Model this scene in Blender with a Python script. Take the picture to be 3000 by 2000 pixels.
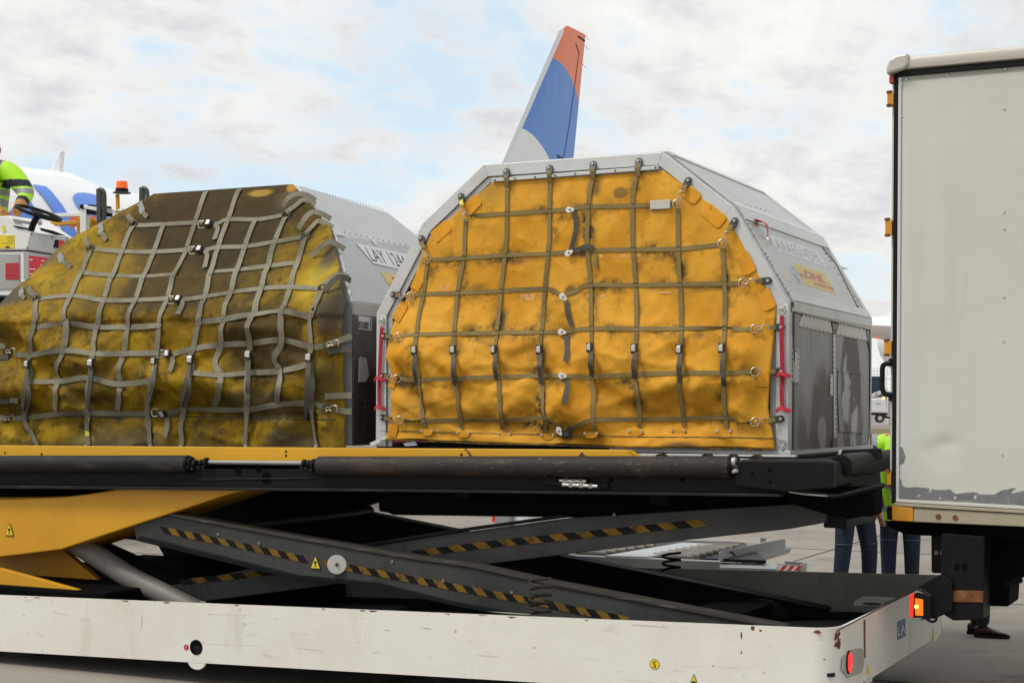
import bpy, bmesh, math, random
from mathutils import Vector, Matrix
R_ = math.radians
random.seed(7)
for o in list(bpy.data.objects): bpy.data.objects.remove(o)
scene = bpy.context.scene
COL = scene.collection

# ------------------------------------------------------------------ camera
# world frame: X along the loader (right), Y away across the loader, Z up, ground z = 0
F_PX, Y_H, ROLL, YAW = 4605.6, 1195.0, 0.006, 0.4586
CAM = Vector((6.1463, -10.1693, 1.90))
cam_data = bpy.data.cameras.new('camera'); cam = bpy.data.objects.new('camera', cam_data); COL.objects.link(cam)
cam_data.sensor_width = 36; cam_data.lens = F_PX * 36 / 3000
cam_data.shift_y = (Y_H - 1000) / 3000
cam_data.clip_start = 0.1; cam_data.clip_end = 5000
cam.location = CAM
cam.rotation_euler = (Matrix.Rotation(YAW, 3, 'Z') @ Matrix.Rotation(R_(90), 3, 'X') @ Matrix.Rotation(ROLL, 3, 'Z')).to_euler()
scene.camera = cam
scene.render.resolution_x, scene.render.resolution_y = 1024, 682

# ------------------------------------------------------------------ world: broken cloud under a low pale sun
SUN_EL, SUN_AZ = R_(54), R_(222)      # azimuth the light comes from, clockwise from +Y
world = bpy.data.worlds.new('World'); scene.world = world; world.use_nodes = True
SKY_OFF = (5.5, 13.0)
def build_world():
    nt = world.node_tree; N = nt.nodes; L = nt.links; N.clear()
    out = N.new('ShaderNodeOutputWorld')
    sky = N.new('ShaderNodeTexSky'); sky.sky_type = 'NISHITA'; sky.sun_disc = False
    sky.sun_elevation = SUN_EL; sky.sun_rotation = SUN_AZ; sky.dust_density = 1.0; sky.ozone_density = 2.0
    bg1 = N.new('ShaderNodeBackground'); bg1.inputs[1].default_value = 0.125
    hs = N.new('ShaderNodeMixRGB'); hs.inputs[0].default_value = 0.75; hs.inputs[2].default_value = (5.9, 7.1, 7.9, 1)
    L.new(sky.outputs[0], hs.inputs[1]); L.new(hs.outputs[0], bg1.inputs[0])
    tc = N.new('ShaderNodeTexCoord'); sep = N.new('ShaderNodeSeparateXYZ'); L.new(tc.outputs['Generated'], sep.inputs[0])
    def math_(op, a, b=None):
        n = N.new('ShaderNodeMath'); n.operation = op
        for i, v in enumerate((a, b)):
            if v is None: continue
            if isinstance(v, (int, float)): n.inputs[i].default_value = v
            else: L.new(v, n.inputs[i])
        return n.outputs[0]
    zz = math_('ADD', math_('MAXIMUM', sep.outputs[2], 0.0), 0.22)
    px = math_('DIVIDE', sep.outputs[0], zz); py = math_('DIVIDE', sep.outputs[1], zz)
    cmb = N.new('ShaderNodeCombineXYZ'); L.new(px, cmb.inputs[0]); L.new(py, cmb.inputs[1])
    mp = N.new('ShaderNodeMapping'); mp.inputs['Rotation'].default_value = (0, 0, R_(52)); mp.inputs['Location'].default_value = (SKY_OFF[0], SKY_OFF[1], 0)
    mp.inputs['Scale'].default_value = (1.0, 0.80, 1)
    L.new(cmb.outputs[0], mp.inputs[0])
    def noise(scale, detail, rough, dist=0.0):
        n = N.new('ShaderNodeTexNoise'); n.inputs['Scale'].default_value = scale; n.inputs['Detail'].default_value = detail
        n.inputs['Roughness'].default_value = rough; n.inputs['Distortion'].default_value = dist
        L.new(mp.outputs[0], n.inputs['Vector']); return n.outputs[0]
    n1 = noise(1.5, 3, .5); n2 = noise(9.5, 9, .58, .12); n3 = noise(3.8, 5, .55)
    cov = math_('ADD', math_('ADD', math_('MULTIPLY', n1, .52), math_('MULTIPLY', n2, .30)), math_('MULTIPLY', n3, .22))
    r = N.new('ShaderNodeValToRGB'); r.color_ramp.elements[0].position = .435; r.color_ramp.elements[1].position = .52
    L.new(cov, r.inputs[0])
    # shade of the cloud sheet itself
    r2 = N.new('ShaderNodeValToRGB'); e = r2.color_ramp.elements
    e[0].position = .39; e[0].color = (.93, .92, .885, 1); e[1].position = .63; e[1].color = (.67, .68, .705, 1)
    m = e.new(.50); m.color = (.84, .836, .82, 1)
    L.new(math_('ADD', math_('MULTIPLY', n2, .62), math_('MULTIPLY', n3, .38)), r2.inputs[0])
    # haze: even all around, thicker towards the horizon
    hz = N.new('ShaderNodeMapRange'); hz.inputs['From Min'].default_value = 0.0; hz.inputs['From Max'].default_value = 0.14
    hz.inputs['To Min'].default_value = .85; hz.inputs['To Max'].default_value = 0
    L.new(sep.outputs[2], hz.inputs[0])
    mixh = N.new('ShaderNodeMixRGB'); mixh.inputs[2].default_value = (.86, .85, .80, 1)
    L.new(hz.outputs[0], mixh.inputs[0]); L.new(r2.outputs[0], mixh.inputs[1])
    bg2 = N.new('ShaderNodeBackground'); bg2.inputs[1].default_value = 1.0; L.new(mixh.outputs[0], bg2.inputs[0])
    fac = math_('MAXIMUM', r.outputs[0], hz.outputs[0])
    mx = N.new('ShaderNodeMixShader'); L.new(fac, mx.inputs[0]); L.new(bg1.outputs[0], mx.inputs[1]); L.new(bg2.outputs[0], mx.inputs[2])
    L.new(mx.outputs[0], out.inputs[0])
build_world()
sun_d = bpy.data.lights.new('sun', 'SUN'); sun_d.energy = 1.9; sun_d.angle = R_(16); sun_d.color = (1, .96, .90)
sun = bpy.data.objects.new('sun', sun_d); COL.objects.link(sun)
sdir = Vector((math.sin(SUN_AZ) * math.cos(SUN_EL), math.cos(SUN_AZ) * math.cos(SUN_EL), math.sin(SUN_EL)))
sun.rotation_euler = (-sdir).to_track_quat('-Z', 'Y').to_euler()
scene.view_settings.view_transform = 'Standard'; scene.view_settings.look = 'None'
scene.view_settings.exposure = 0.08; scene.view_settings.gamma = 1.0
scene.render.engine = 'CYCLES'

# ------------------------------------------------------------------ helpers
cy, sy = math.cos(YAW), math.sin(YAW)
RT = Vector((cy, sy, 0)); FW = Vector((-sy, cy, 0)); UP = Vector((0, 0, 1))
def ray(x, y):
    cr, sr = math.cos(ROLL), math.sin(ROLL); a = x - 1500; b = Y_H - y
    return FW + RT * ((cr*a - sr*b) / F_PX) + UP * ((sr*a + cr*b) / F_PX)
def at(x, y, ax, val):
    d = ray(x, y); i = 'xyz'.index(ax); return CAM + d * ((val - CAM[i]) / d[i])
def atd(x, y, depth): return CAM + ray(x, y) * depth
def on_plane(x, y, p0, n):
    d = ray(x, y); return CAM + d * ((p0 - CAM).dot(n) / d.dot(n))
def hit(x, y, S, off=0.0):
    d = ray(x, y); t = (0 - CAM.y) / d.y
    for _ in range(14):
        p = CAM + d * t; yy = S(p.x, p.z) - off; t = .4*t + .6*(yy - CAM.y) / d.y
    return CAM + d * t
def V(*a): return Vector(a)
def lerp(a, b, t): return a + (b - a) * t
def smooth(a, b, x):
    t = min(1, max(0, (x - a) / (b - a))); return t*t*(3 - 2*t)
def interp(xs, ys, x):
    if x <= xs[0]: return ys[0]
    for i in range(1, len(xs)):
        if x <= xs[i]: return lerp(ys[i-1], ys[i], (x - xs[i-1]) / (xs[i] - xs[i-1]))
    return ys[-1]
def spline(P, n=8, closed=False):
    P = [Vector(p) for p in P]
    if len(P) < 3: return [P[0].lerp(P[1], i/n) for i in range(n+1)]
    out = []
    for i in range(len(P) - 1):
        a = P[max(i-1, 0)]; b = P[i]; c = P[i+1]; d = P[min(i+2, len(P)-1)]
        for k in range(n):
            t = k/n; out.append(.5*((2*b) + (c-a)*t + (2*a-5*b+4*c-d)*t*t + (3*b-a-3*c+d)*t**3))
    out.append(P[-1]); return out

class MB:
    def __init__(s): s.v = []; s.f = []
    def add(s, vs, fs):
        o = len(s.v); s.v += [tuple(p) for p in vs]; s.f += [tuple(i+o for i in f) for f in fs]; return s
    def prism(s, pts, off):
        n = len(pts); off = Vector(off); pts = [Vector(p) for p in pts]
        nrm = Vector((0, 0, 0))
        for i in range(n): nrm += pts[i].cross(pts[(i+1) % n])
        if nrm.dot(off) > 0: pts = pts[::-1]
        vs = pts + [p + off for p in pts]
        fs = [tuple(range(n)), tuple(range(2*n-1, n-1, -1))] + [((i+1) % n, i, n+i, n+(i+1) % n) for i in range(n)]
        return s.add(vs, fs)
    def box(s, a, b):
        x0, y0, z0 = a; x1, y1, z1 = b
        return s.prism([V(x0,y0,z0), V(x1,y0,z0), V(x1,y0,z1), V(x0,y0,z1)], V(0, y1-y0, 0))
    def slab(s, px, y, thick):
        return s.prism([at(x, q, 'y', y) for x, q in px], V(0, thick, 0))
    def cyl(s, p0, p1, r, n=16, r1=None, caps=True):
        p0 = Vector(p0); p1 = Vector(p1); r1 = r if r1 is None else r1
        d = (p1 - p0).normalized(); a = d.orthogonal().normalized(); b = d.cross(a)
        vs = []
        for k in range(n):
            t = 2*math.pi*k/n; w = a*math.cos(t) + b*math.sin(t); vs += [p0 + w*r, p1 + w*r1]
        fs = [(2*k, 2*((k+1) % n), 2*((k+1) % n)+1, 2*k+1) for k in range(n)]
        if caps: fs += [tuple(2*k for k in range(n))[::-1], tuple(2*k+1 for k in range(n))]
        return s.add(vs, fs)
    def tube(s, path, r, n=10, closed=False):
        path = [Vector(p) for p in path]; m = len(path); vs = []; prev = None
        for i, p in enumerate(path):
            if closed: d = path[(i+1) % m] - path[i-1]
            else: d = path[min(i+1, m-1)] - path[max(i-1, 0)]
            d.normalize()
            a = d.orthogonal().normalized() if prev is None else (prev - d*prev.dot(d)).normalized()
            prev = a; b = d.cross(a); rr = r[i] if isinstance(r, (list, tuple)) else r
            vs += [p + (a*math.cos(2*math.pi*k/n) + b*math.sin(2*math.pi*k/n))*rr for k in range(n)]
        fs = []
        for i in range(m if closed else m-1):
            j = (i+1) % m
            fs += [(i*n+k, i*n+(k+1) % n, j*n+(k+1) % n, j*n+k) for k in range(n)]
        if not closed: fs += [tuple(range(n))[::-1], tuple(range((m-1)*n, m*n))]
        return s.add(vs, fs)
    def ribbon(s, path, w, t, nrm):
        path = [Vector(p) for p in path]; m = len(path); vs = []
        for i, p in enumerate(path):
            d = (path[min(i+1, m-1)] - path[max(i-1, 0)]).normalized()
            nn = nrm[i] if isinstance(nrm, list) else nrm
            sd = d.cross(nn).normalized(); up = sd.cross(d).normalized()
            ww = w[i] if isinstance(w, list) else w
            vs += [p - sd*ww/2, p + sd*ww/2, p + sd*ww/2 + up*t, p - sd*ww/2 + up*t]
        fs = []
        for i in range(m-1):
            a, b = 4*i, 4*i+4
            fs += [(a+k, a+(k+1) % 4, b+(k+1) % 4, b+k) for k in range(4)]
        fs += [(3, 2, 1, 0), (4*m-4, 4*m-3, 4*m-2, 4*m-1)]
        return s.add(vs, fs)
    def ring(s, c, r, tr, nrm, n=18, sx=1.0):
        c = Vector(c); nrm = Vector(nrm).normalized(); a = nrm.orthogonal().normalized(); b = nrm.cross(a)
        return s.tube([c + a*math.cos(2*math.pi*k/n)*r*sx + b*math.sin(2*math.pi*k/n)*r for k in range(n)], tr, 8, True)
    def disc(s, c, r, nrm, t=.004, n=20):
        c = Vector(c); nrm = Vector(nrm).normalized(); return s.cyl(c, c + nrm*t, r, n)
    def build(s, name, mat=None, parent=None, smooth_=False, bevel=0, kind=None):
        me = bpy.data.meshes.new(name); me.from_pydata(s.v, [], s.f); me.validate()
        bm = bmesh.new(); bm.from_mesh(me); bmesh.ops.recalc_face_normals(bm, faces=bm.faces); bm.to_mesh(me); bm.free()
        return mk(name, me, mat, parent, smooth_, bevel, kind)
def mk(name, me, mat=None, parent=None, smooth_=False, bevel=0, kind=None):
    o = bpy.data.objects.new(name, me); COL.objects.link(o)
    if mat: me.materials.append(M[mat] if isinstance(mat, str) else mat)
    if smooth_:
        for p in me.polygons: p.use_smooth = True
        if smooth_ != 'all':
            try: me.set_sharp_from_angle(angle=R_(40))
            except Exception: pass
    if bevel:
        b = o.modifiers.new('bevel', 'BEVEL'); b.width = bevel; b.segments = 2; b.limit_method = 'ANGLE'; b.angle_limit = R_(35)
    if parent: par(o, parent)
    if kind: o['kind'] = kind
    return o
def par(o, p):
    o.parent = p                                   # meshes hold world coordinates; only the Empties are moved
    o.matrix_parent_inverse = Matrix.Translation(-p.location) if p.type == 'EMPTY' else Matrix.Identity(4)
def thing(name, label, cat, loc=(0, 0, 0), group=None):
    o = bpy.data.objects.new(name, None); COL.objects.link(o); o.location = loc; o.empty_display_size = .2
    o['label'] = label; o['category'] = cat
    if group: o['group'] = group
    return o
def tag(o, label, cat, group=None):
    o['label'] = label; o['category'] = cat
    if group: o['group'] = group
    return o

# ------------------------------------------------------------------ materials
M = {}
def mat(name, col, rough=.6, metal=0.0, layers=(), bump=0.0, bscale=60, spec=.5, emit=None, vec='Object', bdetail=4, ell=(), bump2=None, grime=None):
    """layers: (colour, noise scale, lo, hi, strength[, stretch xyz]) painted over the base through noise"""
    m = bpy.data.materials.new(name); m.use_nodes = True; nt = m.node_tree; N = nt.nodes; L = nt.links
    b = N['Principled BSDF']; b.inputs['Roughness'].default_value = rough; b.inputs['Metallic'].default_value = metal
    b.inputs['Specular IOR Level'].default_value = spec
    tc = N.new('ShaderNodeTexCoord'); cur = None
    rgb = N.new('ShaderNodeRGB'); rgb.outputs[0].default_value = (*col, 1); cur = rgb.outputs[0]
    for i, ly in enumerate(layers):
        c, sc, lo, hi, st = ly[:5]; stretch = ly[5] if len(ly) > 5 else (1, 1, 1)
        mp = N.new('ShaderNodeMapping'); mp.inputs['Scale'].default_value = stretch; mp.inputs['Location'].default_value = (i*3.7+len(name), i*1.3, i*7.1)
        L.new(tc.outputs[vec], mp.inputs[0])
        n = N.new('ShaderNodeTexNoise'); n.inputs['Scale'].default_value = sc; n.inputs['Detail'].default_value = 7; n.inputs['Roughness'].default_value = .62
        L.new(mp.outputs[0], n.inputs['Vector'])
        mr = N.new('ShaderNodeMapRange'); mr.inputs['From Min'].default_value = lo; mr.inputs['From Max'].default_value = hi
        mr.inputs['To Max'].default_value = st; mr.interpolation_type = 'SMOOTHSTEP'
        L.new(n.outputs[0], mr.inputs[0])
        mx = N.new('ShaderNodeMixRGB'); mx.inputs[2].default_value = (*c, 1); L.new(mr.outputs[0], mx.inputs[0]); L.new(cur, mx.inputs[1]); cur = mx.outputs[0]
    if ell:      # shaped stains and painted reflections: (axes, centre, radii, colour, softness, raggedness, strength)
        sp = N.new('ShaderNodeSeparateXYZ'); L.new(tc.outputs[vec], sp.inputs[0])
        nz = N.new('ShaderNodeTexNoise'); nz.inputs['Scale'].default_value = 6; nz.inputs['Detail'].default_value = 6; nz.inputs['Roughness'].default_value = .65
        L.new(tc.outputs[vec], nz.inputs['Vector'])
        def mt(op, *a):
            n = N.new('ShaderNodeMath'); n.operation = op
            for i, v in enumerate(a):
                if isinstance(v, (int, float)): n.inputs[i].default_value = v
                else: L.new(v, n.inputs[i])
            return n.outputs[0]
        for ax, c, r, colr, soft, rag, st in ell:
            i0, i1 = 'xyz'.index(ax[0]), 'xyz'.index(ax[1])
            d0 = mt('DIVIDE', mt('SUBTRACT', sp.outputs[i0], c[0]), r[0]); d1 = mt('DIVIDE', mt('SUBTRACT', sp.outputs[i1], c[1]), r[1])
            d = mt('SQRT', mt('ADD', mt('MULTIPLY', d0, d0), mt('MULTIPLY', d1, d1)))
            d = mt('ADD', d, mt('MULTIPLY', mt('SUBTRACT', nz.outputs[0], .5), rag))
            mr = N.new('ShaderNodeMapRange'); mr.inputs['From Min'].default_value = 1 + soft; mr.inputs['From Max'].default_value = 1 - soft
            mr.inputs['To Max'].default_value = st; mr.interpolation_type = 'SMOOTHSTEP'; L.new(d, mr.inputs[0])
            mx = N.new('ShaderNodeMixRGB'); mx.inputs[2].default_value = (*colr, 1); L.new(mr.outputs[0], mx.inputs[0]); L.new(cur, mx.inputs[1]); cur = mx.outputs[0]
    if grime:    # rubbed-in dirt along the webbing, stored on the cover mesh
        at_ = N.new('ShaderNodeAttribute'); at_.attribute_name = 'grime'
        gn = N.new('ShaderNodeTexNoise'); gn.inputs['Scale'].default_value = 9; gn.inputs['Detail'].default_value = 8; gn.inputs['Roughness'].default_value = .7; L.new(tc.outputs[vec], gn.inputs['Vector'])
        gr_ = N.new('ShaderNodeMapRange'); gr_.inputs['From Min'].default_value = .38; gr_.inputs['From Max'].default_value = .66; gr_.interpolation_type = 'SMOOTHSTEP'; L.new(gn.outputs[0], gr_.inputs[0])
        gm_ = N.new('ShaderNodeMath'); gm_.operation = 'MULTIPLY'; L.new(at_.outputs['Fac'], gm_.inputs[0]); L.new(gr_.outputs[0], gm_.inputs[1])
        gs_ = N.new('ShaderNodeMath'); gs_.operation = 'MULTIPLY'; gs_.use_clamp = True; L.new(gm_.outputs[0], gs_.inputs[0]); gs_.inputs[1].default_value = grime[1]
        mx = N.new('ShaderNodeMixRGB'); mx.inputs[2].default_value = (*grime[0], 1); L.new(gs_.outputs[0], mx.inputs[0]); L.new(cur, mx.inputs[1]); cur = mx.outputs[0]
    L.new(cur, b.inputs['Base Color'])
    if bump:
        n = N.new('ShaderNodeTexNoise'); n.inputs['Scale'].default_value = bscale; n.inputs['Detail'].default_value = bdetail; L.new(tc.outputs[vec], n.inputs['Vector'])
        bp = N.new('ShaderNodeBump'); bp.inputs['Strength'].default_value = bump; bp.inputs['Distance'].default_value = .01
        L.new(n.outputs[0], bp.inputs['Height']); L.new(bp.outputs[0], b.inputs['Normal'])
        if bump2:
            n = N.new('ShaderNodeTexNoise'); n.noise_type = 'RIDGED_MULTIFRACTAL'; n.inputs['Scale'].default_value = bump2[1]; n.inputs['Detail'].default_value = 2.5; n.inputs['Roughness'].default_value = .45; n.inputs['Offset'].default_value = .8; n.inputs['Gain'].default_value = 1.5; n.inputs['Distortion'].default_value = .3; L.new(tc.outputs[vec], n.inputs['Vector'])
            b3 = N.new('ShaderNodeBump'); b3.inputs['Strength'].default_value = bump2[0]; b3.inputs['Distance'].default_value = bump2[2]
            L.new(n.outputs[0], b3.inputs['Height']); L.new(bp.outputs[0], b3.inputs['Normal']); L.new(b3.outputs[0], b.inputs['Normal'])
    if emit:
        b.inputs['Emission Color'].default_value = (*emit[0], 1); b.inputs['Emission Strength'].default_value = emit[1]
    M[name] = m; return m
mat('concrete', (.29, .255, .215), .9, 0, [((.19, .168, .142), .35, .42, .66, .7), ((.35, .312, .265), 2.2, .45, .8, .5), ((.09, .082, .073), 1.1, .56, .70, .5), ((.05, .046, .042), .8, .62, .70, .5), ((.38, .34, .29), 90, .55, .8, .35)], .35, 120)
mat('joint', (.05, .045, .04), .95)
mat('dry_grass', (.16, .115, .045), .95, 0, [((.10, .09, .03), .3, .4, .7, .7)])
mat('orange_fabric', (.78, .315, .018), .52, 0, [((.60, .215, .012), 1.6, .42, .72, .65), ((.83, .40, .045), 3.1, .5, .75, .5), ((.23, .125, .03), 2.3, .58, .74, .55), ((.14, .09, .035), 9, .60, .72, .6), ((.06, .05, .03), 26, .68, .76, .6)], .25, 220)
mat('worn_orange', (.72, .36, .10), .7, 0, [((.45, .22, .05), 30, .5, .6, .8)], .3, 90)
mat('orange_flap', (.74, .325, .014), .5, 0, [((.5, .2, .012), 6, .45, .7, .7), ((.18, .1, .02), 14, .6, .72, .5)], .2, 200, spec=.28)
mat('grime', (.10, .085, .05), .85, 0, [((.55, .25, .02), 14, .5, .6, .6)])
mat('olive_strap', (.235, .170, .060), .85, 0, [((.31, .23, .085), 9, .45, .7, .5), ((.12, .088, .035), 3, .5, .7, .6)], .25, 500)
mat('dark_strap', (.085, .078, .062), .8, 0, [((.13, .115, .085), 9, .45, .7, .5)], .25, 500)
mat('grey_strap', (.255, .235, .17), .9, 0, [((.11, .098, .07), 2.5, .45, .66, .7), ((.26, .238, .17), 9, .5, .70, .5)], .25, 500, spec=.2)
mat('yellow_tape', (.70, .62, .04), .6, 0, [((.35, .33, .06), 12, .5, .7, .5)])
mat('pale_sleeve', (.55, .52, .47), .7, 0, [((.3, .29, .26), 15, .5, .7, .6)])
mat('red_strap', (.42, .012, .03), .7, 0, [((.2, .01, .015), 7, .5, .7, .5)])
mat('pink_strap', (.62, .07, .12), .6)
mat('aluminium', (.60, .60, .58), .45, .25, [((.42, .42, .40), 3, .45, .75, .5), ((.35, .34, .30), 12, .60, .75, .5)], .06, 40)
mat('aluminium_inner', (.50, .50, .48), .45, .3, [((.25, .24, .22), 6, .5, .7, .6)])
mat('panel', (.50, .495, .48), .42, .35, [((.38, .375, .36), 1.2, .42, .7, .6), ((.58, .57, .55), 5, .5, .8, .4), ((.2, .19, .17), 14, .68, .76, .4)], .04, 20)
mat('panel_strip', (.58, .55, .50), .5, .15, [((.4, .37, .33), 5, .5, .75, .4)])
mat('rivet', (.10, .095, .085), .6, .3)
mat('seam', (.05, .047, .042), .8)
mat('steel', (.62, .60, .57), .3, .9)
mat('bright_steel', (.72, .71, .68), .35, .35)
mat('brass_steel', (.52, .44, .34), .38, .85)
mat('dark_steel', (.08, .078, .07), .5, .6)
mat('black_metal', (.006, .0065, .007), .5, 0, [((.012, .0115, .011), 3, .5, .75, .6), ((.05, .045, .04), 18, .68, .75, .5)], .08, 60, spec=.16)
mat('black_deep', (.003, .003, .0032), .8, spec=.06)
mat('rubber', (.008, .008, .008), .7, spec=.2)
mat('roller_tube', (.030, .025, .021), .60, .0, [((.085, .055, .042), 2.0, .46, .7, .8, (1, 4, 4)), ((.24, .20, .165), 16, .60, .70, .7, (1, 6, 6)), ((.02, .019, .018), 3, .5, .7, .7)], .2, 60, spec=.22)
mat('roller_dark', (.014, .0135, .0135), .6, .0, [((.055, .05, .046), 3, .5, .7, .6, (1, 4, 4)), ((.2, .17, .14), 22, .66, .74, .5, (1, 6, 6))], .2, 60, spec=.22)
mat('yellow_paint', (.72, .37, .012), .38, 0, [((.62, .31, .012), 1.5, .45, .7, .5), ((.3, .17, .02), 10, .66, .76, .5)], .03, 30)
mat('boom_yellow', (.66, .325, .012), .42, 0, [((.55, .26, .012), 1.1, .42, .7, .6), ((.25, .13, .02), 9, .68, .78, .4)], .04, 200)
mat('white_paint', (.78, .75, .685), .42, 0, [((.68, .64, .56), .9, .42, .66, .6), ((.82, .79, .715), 2.4, .5, .68, .5), ((.50, .46, .39), 2.6, .56, .70, .35, (1.6, 1, .35)), ((.46, .42, .36), 12, .60, .70, .35, (.4, 1, 2.0)), ((.36, .24, .14), 16, .66, .73, .6)], .05, 30)
mat('rust', (.16, .055, .018), .9, 0, [((.30, .13, .05), 22, .45, .65, .7), ((.05, .02, .01), 40, .5, .7, .6)], .3, 90)
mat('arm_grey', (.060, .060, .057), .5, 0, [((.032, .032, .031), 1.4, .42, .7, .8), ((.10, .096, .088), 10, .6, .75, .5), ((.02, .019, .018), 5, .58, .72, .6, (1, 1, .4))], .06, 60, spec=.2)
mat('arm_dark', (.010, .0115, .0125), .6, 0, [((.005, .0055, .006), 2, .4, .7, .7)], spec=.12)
mat('arm_flange', (.040, .033, .027), .7, 0, [((.17, .14, .105), 8, .56, .68, .7, (.4, 8, 8)), ((.03, .025, .02), 4, .5, .7, .7)])
mat('hazard_yellow', (.22, .12, .016), .7, 0, [((.09, .055, .016), 2.5, .42, .62, .8), ((.04, .034, .026), 14, .54, .64, .7)], spec=.15)
mat('hazard_black', (.010, .0095, .0085), .7, spec=.15)
mat('inner_grey', (.46, .445, .39), .6, 0, [((.30, .29, .25), 1.2, .42, .7, .7), ((.54, .52, .46), 5, .55, .75, .5), ((.16, .14, .11), 3, .60, .74, .6, (1, 1, .4))])
mat('cylinder_grey', (.20, .18, .155), .55, .1, [((.10, .09, .078), 3, .45, .7, .6)])
mat('truck_panel', (.585, .585, .52), .33, 0, [((.55, .54, .45), .6, .42, .7, .6), ((.64, .63, .54), 1.3, .5, .75, .4), ((.50, .48, .41), 2.2, .5, .75, .35, (1.5, 1, .12)), ((.36, .33, .28), 14, .66, .74, .3), ((.30, .26, .20), 3, .62, .76, .25, (2, 1, .5))], .03, 3)
mat('bare_alloy', (.20, .20, .205), .6, .2, [((.12, .12, .12), 12, .45, .7, .7), ((.70, .69, .62), 26, .62, .66, .9), ((.3, .12, .05), 7, .70, .76, .7)], .1, 60)
mat('truck_rail', (.40, .355, .25), .55, .05, [((.28, .24, .165), 1.5, .42, .7, .7, (1, 1, .3)), ((.12, .09, .06), 9, .62, .75, .6), ((.55, .50, .38), 4, .55, .75, .5)], .1, 50)
mat('truck_roof', (.56, .53, .46), .4, .2, [((.45, .42, .36), 1.5, .42, .7, .6, (.4, 1, 3))], .03, 20)
mat('trim_light', (.62, .61, .58), .4, .2)
mat('amber', (.62, .27, .015), .35, 0, [((.35, .15, .02), 12, .5, .75, .6)])
mat('amber_lens', (.80, .22, .01), .2, 0, emit=((1.0, .20, .01), .55))
mat('amber_bulb', (1, .6, .1), .3, 0, emit=((1.0, .50, .08), 4.0))
mat('red_lens', (.65, .02, .01), .2, 0, emit=((1.0, .03, .01), .9))
mat('led_red', (.9, .02, .02), .3, 0, emit=((1.0, .02, .02), 3.0))
mat('beacon', (.85, .14, .012), .2, 0, emit=((1.0, .15, .01), .25))
mat('olive_fabric', (.46, .31, .022), .55, 0, [], .25, 220)
mat('aircraft_white', (.84, .845, .85), .3, 0, [((.80, .80, .80), .25, .4, .7, .6)])
mat('aircraft_blue', (.07, .22, .72), .35, 0, [((.10, .26, .74), .8, .4, .7, .5, (1, 1, .2))])
mat('aircraft_orange', (.72, .135, .035), .4, 0, [((.66, .115, .03), .8, .4, .7, .5, (1, 1, .2))])
mat('pale_tail', (.83, .835, .84), .6)  # distance haze is mixed into this paint colour
mat('console_white', (.78, .775, .74), .4, 0, [((.6, .59, .55), 4, .55, .75, .4)])
mat('console_grey', (.40, .395, .37), .5, 0, [((.33, .325, .30), 3, .42, .7, .6)])
mat('label_red', (.50, .02, .04), .5)
mat('label_yellow', (.80, .60, .02), .5)
mat('label_white', (.74, .75, .75), .5, 0, [((.62, .63, .63), 8, .5, .7, .5)])
mat('faded_white', (.68, .69, .69), .55, 0, [((.56, .56, .55), 6, .5, .7, .5)])
mat('faded_text', (.36, .365, .38), .6, 0, [((.56, .56, .57), 14, .48, .62, .6)])
mat('text_dark', (.045, .045, .05), .6, 0, [((.16, .16, .165), 18, .55, .7, .6)])
mat('faded_yellow', (.66, .49, .17), .55, 0, [((.58, .44, .2), 5, .45, .7, .6)])
mat('faded_red', (.50, .16, .15), .55, 0, [((.56, .33, .22), 9, .5, .68, .6)])
mat('faded_red2', (.58, .07, .07), .55)
mat('faded_blue', (.34, .43, .47), .55)
mat('faded_teal', (.52, .60, .62), .55)
mat('blue_label', (.06, .13, .26), .5, 0, [((.14, .2, .3), 9, .5, .7, .6)])
mat('ink', (.02, .02, .02), .6)
mat('hivis', (.42, .80, .012), .6, 0, [((.36, .70, .01), 4, .42, .7, .6)], .5, 14)
mat('navy', (.012, .016, .026), .8)
mat('reflective', (.25, .25, .25), .5)
mat('jeans', (.006, .011, .026), .85, 0, [((.012, .022, .055), 3, .42, .7, .7)], .5, 22)
mat('skin', (.42, .20, .12), .55)
mat('glove', (.42, .20, .05), .75)
mat('shoe', (.045, .012, .011), .28)
mat('hair', (.03, .022, .018), .8)
mat('galvanised', (.30, .305, .295), .5, .3, [((.25, .255, .25), 4, .45, .7, .6)], .1, 60)
mat('checker_plate', (.52, .53, .52), .45, .4, [((.35, .35, .34), 3, .45, .7, .5)], .8, 70)
mat('far_navy', (.03, .05, .075), .8)
mat('far_white', (.72, .71, .69), .6)
mat('far_wall', (.50, .46, .43), .8)
mat('tyre', (.02, .02, .02), .9)
mat('red_white', (.6, .04, .03), .6)
mat('under_wing', (.30, .25, .21), .5)
mat('shadow_gap', (.012, .011, .010), .9)
mat('barcode', (.5, .5, .5), .6)

# ------------------------------------------------------------------ ground
g = MB().add([(-2500, -400, 0), (2500, -400, 0), (2500, 3000, 0), (-2500, 3000, 0)], [(0, 1, 2, 3)]).build('ground', 'concrete'); g['kind'] = 'structure'
jt = MB()
for k in range(-6, 14):
    y = 0.9 + k*5.0; jt.box((-60, y-.012, .001), (60, y+.012, .004))
    x = 5.6 + (k-6)*5.0; jt.box((x-.012, -40, .0012), (x+.012, 70, .0042))
jt.build('joint', 'joint', g, kind='stuff')
gr = MB().prism([V(-300, 118, .01), V(300, 118, .01), V(300, 150, .01), V(-300, 150, .01)], V(0, 0, .02)).build('grass_strip', 'dry_grass'); gr['kind'] = 'structure'

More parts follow.
